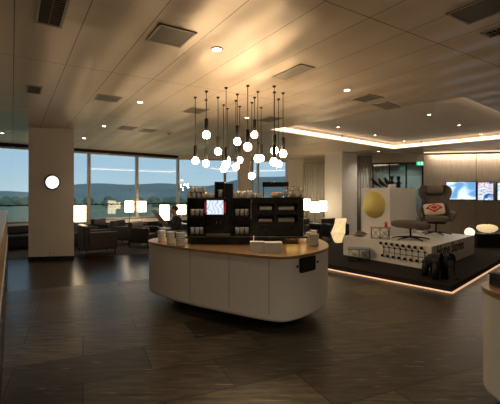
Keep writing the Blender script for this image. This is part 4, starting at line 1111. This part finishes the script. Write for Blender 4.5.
M_skin=mottled('skin',(.42,.24,.16),(.46,.27,.18),20,.55,0); M_jacket=mottled('dark_jacket',(.022,.022,.026),(.035,.034,.038),40,.85,.1); M_trous=mottled('dark_trousers',(.018,.019,.022),(.028,.028,.032),40,.85,.1)
M_hair=mottled('dark_hair',(.03,.018,.012),(.05,.03,.02),60,.6,.2); M_shoe=mat('shoe_leather',(.012,.01,.009),.3)
t = thing('person','person in dark clothes seated in a brown armchair reading an open newspaper','person',(0,0,0))
# local frame u forward (towards the newspaper), s sideways (+ = towards the viewer), z up
hx,hy = (174-250)/F*11.1, 11.1
fw = Vector((-.85,-.527)); sd = Vector((.527,-.85))
def B(u,s_,z): v=Vector((hx,hy))+fw*u+sd*s_; return (v.x,v.y,z)
hip=B(-.05,0,.52)
ch=[[(hip,(.155,.15)),(B(-.08,0,.66),(.145,.13)),(B(-.10,0,.82),(.17,.125)),(B(-.08,0,.95),(.15,.10)),(B(-.05,0,1.03),.060),(B(-.01,0,1.09),.055),(B(.015,0,1.16),(.088,.080)),(B(.01,0,1.235),(.085,.078)),(B(.005,0,1.275),.05)]]
for s_ in (-1,1):
    ch.append([(hip,(.155,.15)),(B(.10,s_*.10,.53),.095),(B(.30,s_*.12,.56),.082),(B(.47,s_*.12,.56),.064),(B(.50,s_*.12,.40),.058),(B(.51,s_*.12,.24),.050),(B(.52,s_*.12,.09),.038),(B(.58,s_*.12,.05),.038),(B(.68,s_*.13,.035),.030)])
    ch.append([(B(-.08,0,.95),(.15,.10)),(B(-.08,s_*.18,.95),.066),(B(-.02,s_*.24,.80),.052),(B(.06,s_*.25,.70),.045),(B(.20,s_*.22,.78),.038),(B(.31,s_*.19,.85),.028),(B(.35,s_*.18,.87),(.036,.020))])
zf=lambda p:p.z
def asg(p):
    q_=Vector((p.x-hx,p.y-hy)); u=q_.dot(fw); s_=abs(q_.dot(sd))
    if p.z>1.035: return 0
    if u>.28 and p.z>.70: return 0
    if p.z<.105 and u>.3: return 3
    if p.z<.60 and (u>.06): return 2
    return 1
skin_body(ch,'body',[M_skin,M_jacket,M_trous,M_shoe],asg,t)
# hands with fingers
for s_ in (-1,1):
    for k in range(4):
        z=.895-.018*k; ln=(.058,.066,.062,.048)[k]
        skin_body([[(B(.345,s_*.178,z-.01),.010),(B(.345+ln*.6,s_*.165,z),.009),(B(.345+ln,s_*.145,z-.002),.008),(B(.345+ln*.75,s_*.128,z-.004),.007)]],'finger',[M_skin],lambda p:0,t)
    skin_body([[(B(.33,s_*.170,.885),.011),(B(.35,s_*.145,.915),.010),(B(.378,s_*.128,.925),.008)]],'thumb',[M_skin],lambda p:0,t)
# hair cap, ears, nose, eyes, mouth
mb=MB(); T=Matrix.Translation(B(-.012,0,1.225)) 
Rf=Matrix.Rotation(math.atan2(fw.y,fw.x),4,'Z')
mb.ball((0,0,0),.098,10,(1.08,.90,.92),T@Rf@Matrix.Translation((-.018,0,.022))); mb.build('hair',M_hair,t)
for s_ in (-1,1): MB().ball((0,0,0),.020,6,(.7,.4,1.3),Matrix.Translation(B(.005,s_*.085,1.175))@Rf).build('ear',M_skin,t)
MB().ball((0,0,0),.018,6,(1.3,.8,1.3),Matrix.Translation(B(.100,0,1.165))@Rf).build('nose',M_skin,t)
for s_ in (-1,1): MB().ball((0,0,0),.011,6,(.7,1,.8),Matrix.Translation(B(.088,s_*.032,1.192))@Rf).build('eye',M_ink,t)
MB().ball((0,0,0),.018,6,(.5,1.3,.35),Matrix.Translation(B(.090,0,1.128))@Rf).build('mouth',mat('lips',(.30,.11,.09),.5),t)
# newspaper
m_np=mat('newsprint',(.5,.45,.38),.9); n,l,b=N(m_np); v0=texco(m_np,(1,1,1)); sx=n.new('ShaderNodeSeparateXYZ'); l.new(v0,sx.inputs[0])
def mthn(op,a_,b_):
    x=n.new('ShaderNodeMath'); x.operation=op
    for i,q_ in enumerate((a_,b_)):
        if hasattr(q_,'links'): l.new(q_,x.inputs[i])
        else: x.inputs[i].default_value=q_
    return x.outputs[0]
rows=mthn('LESS_THAN',mthn('FRACT',mthn('MULTIPLY',sx.outputs['Z'],55),0),.45); cols=mthn('GREATER_THAN',mthn('FRACT',mthn('MULTIPLY',sx.outputs['X'],12),0),.12)
l.new(mix(m_np,(.66,.61,.54),(.36,.33,.29),mthn('MULTIPLY',rows,cols)),b.inputs['Base Color'])
t = thing('newspaper','open newspaper held up by the seated person, tilted before the lamp','newspaper',B(.42,0,.87),math.atan2(fw.y,fw.x)-PI/2)
for s_ in (-1,1):
    v=[];f=[]; nu,nv_=8,4
    for o_ in (0,1):
        for j in range(nv_+1):
            for i in range(nu+1):
                u=i/nu; w_=j/nv_; x=s_*(.005+u*.29); y=.06*math.sin(u*1.6)-.16*w_*0+.02*w_ + o_*.004 - (w_-.3)*.42; v.append((x,-y,-.16+w_*.50+.02*math.sin(u*2)))
    W_=nu+1;T_=W_*(nv_+1)
    for j in range(nv_):
        for i in range(nu): a_=j*W_+i; f+= [(a_,a_+1,a_+W_+1,a_+W_),(T_+a_,T_+a_+W_,T_+a_+W_+1,T_+a_+1)]
    for i in range(nu): f.append((i,i+T_,i+1+T_,i+1)); a_=nv_*W_+i; f.append((a_,a_+1,a_+1+T_,a_+T_))
    for j in range(nv_): a_=j*W_; f.append((a_,a_+W_,a_+W_+T_,a_+T_)); a_=j*W_+nu; f.append((a_,a_+T_,a_+W_+T_,a_+W_))
    mb=MB(); mb._new(v,f,None,True); mb.build('page',m_np,t)

# ------------------------------------------------------------------ world, camera, view
W = bpy.data.worlds.new('World'); S.world = W; W.use_nodes = True; n=W.node_tree.nodes; l=W.node_tree.links; n.clear()
o=n.new('ShaderNodeOutputWorld'); bg=n.new('ShaderNodeBackground'); tc=n.new('ShaderNodeTexCoord'); sp=n.new('ShaderNodeSeparateXYZ'); l.new(tc.outputs['Generated'],sp.inputs[0])
cr=n.new('ShaderNodeValToRGB'); e=cr.color_ramp.elements; e[0].position=0.; e[0].color=(.42,.48,.51,1); e[1].position=.5; e[1].color=(.23,.30,.38,1); x=e.new(.07); x.color=(.34,.44,.53,1)
l.new(sp.outputs['Z'],cr.inputs['Fac'])
mp=n.new('ShaderNodeMapping'); mp.inputs['Scale'].default_value=(3,3,14); l.new(tc.outputs['Generated'],mp.inputs['Vector']); nz=n.new('ShaderNodeTexNoise'); nz.inputs['Scale'].default_value=1.5; nz.inputs['Detail'].default_value=5; l.new(mp.outputs[0],nz.inputs['Vector'])
r2=n.new('ShaderNodeValToRGB'); r2.color_ramp.elements[0].position=.45; r2.color_ramp.elements[0].color=(0,0,0,1); r2.color_ramp.elements[1].position=.75; r2.color_ramp.elements[1].color=(.5,.5,.5,1); l.new(nz.outputs['Fac'],r2.inputs['Fac'])
mx=n.new('ShaderNodeMix'); mx.data_type='RGBA'; l.new(r2.outputs[0],mx.inputs[0]); l.new(cr.outputs[0],mx.inputs[6]); mx.inputs[7].default_value=(.42,.52,.60,1)
l.new(mx.outputs[2],bg.inputs['Color']); bg.inputs['Strength'].default_value=1.4; l.new(bg.outputs[0],o.inputs[0])

cam=bpy.data.cameras.new('camera'); co=bpy.data.objects.new('camera',cam); COL.objects.link(co); co.location=(0,0,EYE); co.rotation_euler=(PI/2,0,0)
cam.sensor_width=36; cam.lens=F/500*36; cam.shift_y=-(202-HOR)/500; cam.clip_end=3000; cam.clip_start=.05
S.camera=co
S.view_settings.view_transform='Standard'; S.view_settings.look='None'; S.view_settings.gamma=1; S.view_settings.use_curve_mapping=False; S.view_settings.exposure=0.28
S.cycles.max_bounces=8; S.cycles.transparent_max_bounces=12; S.cycles.sample_clamp_indirect=4; S.cycles.use_denoising=True
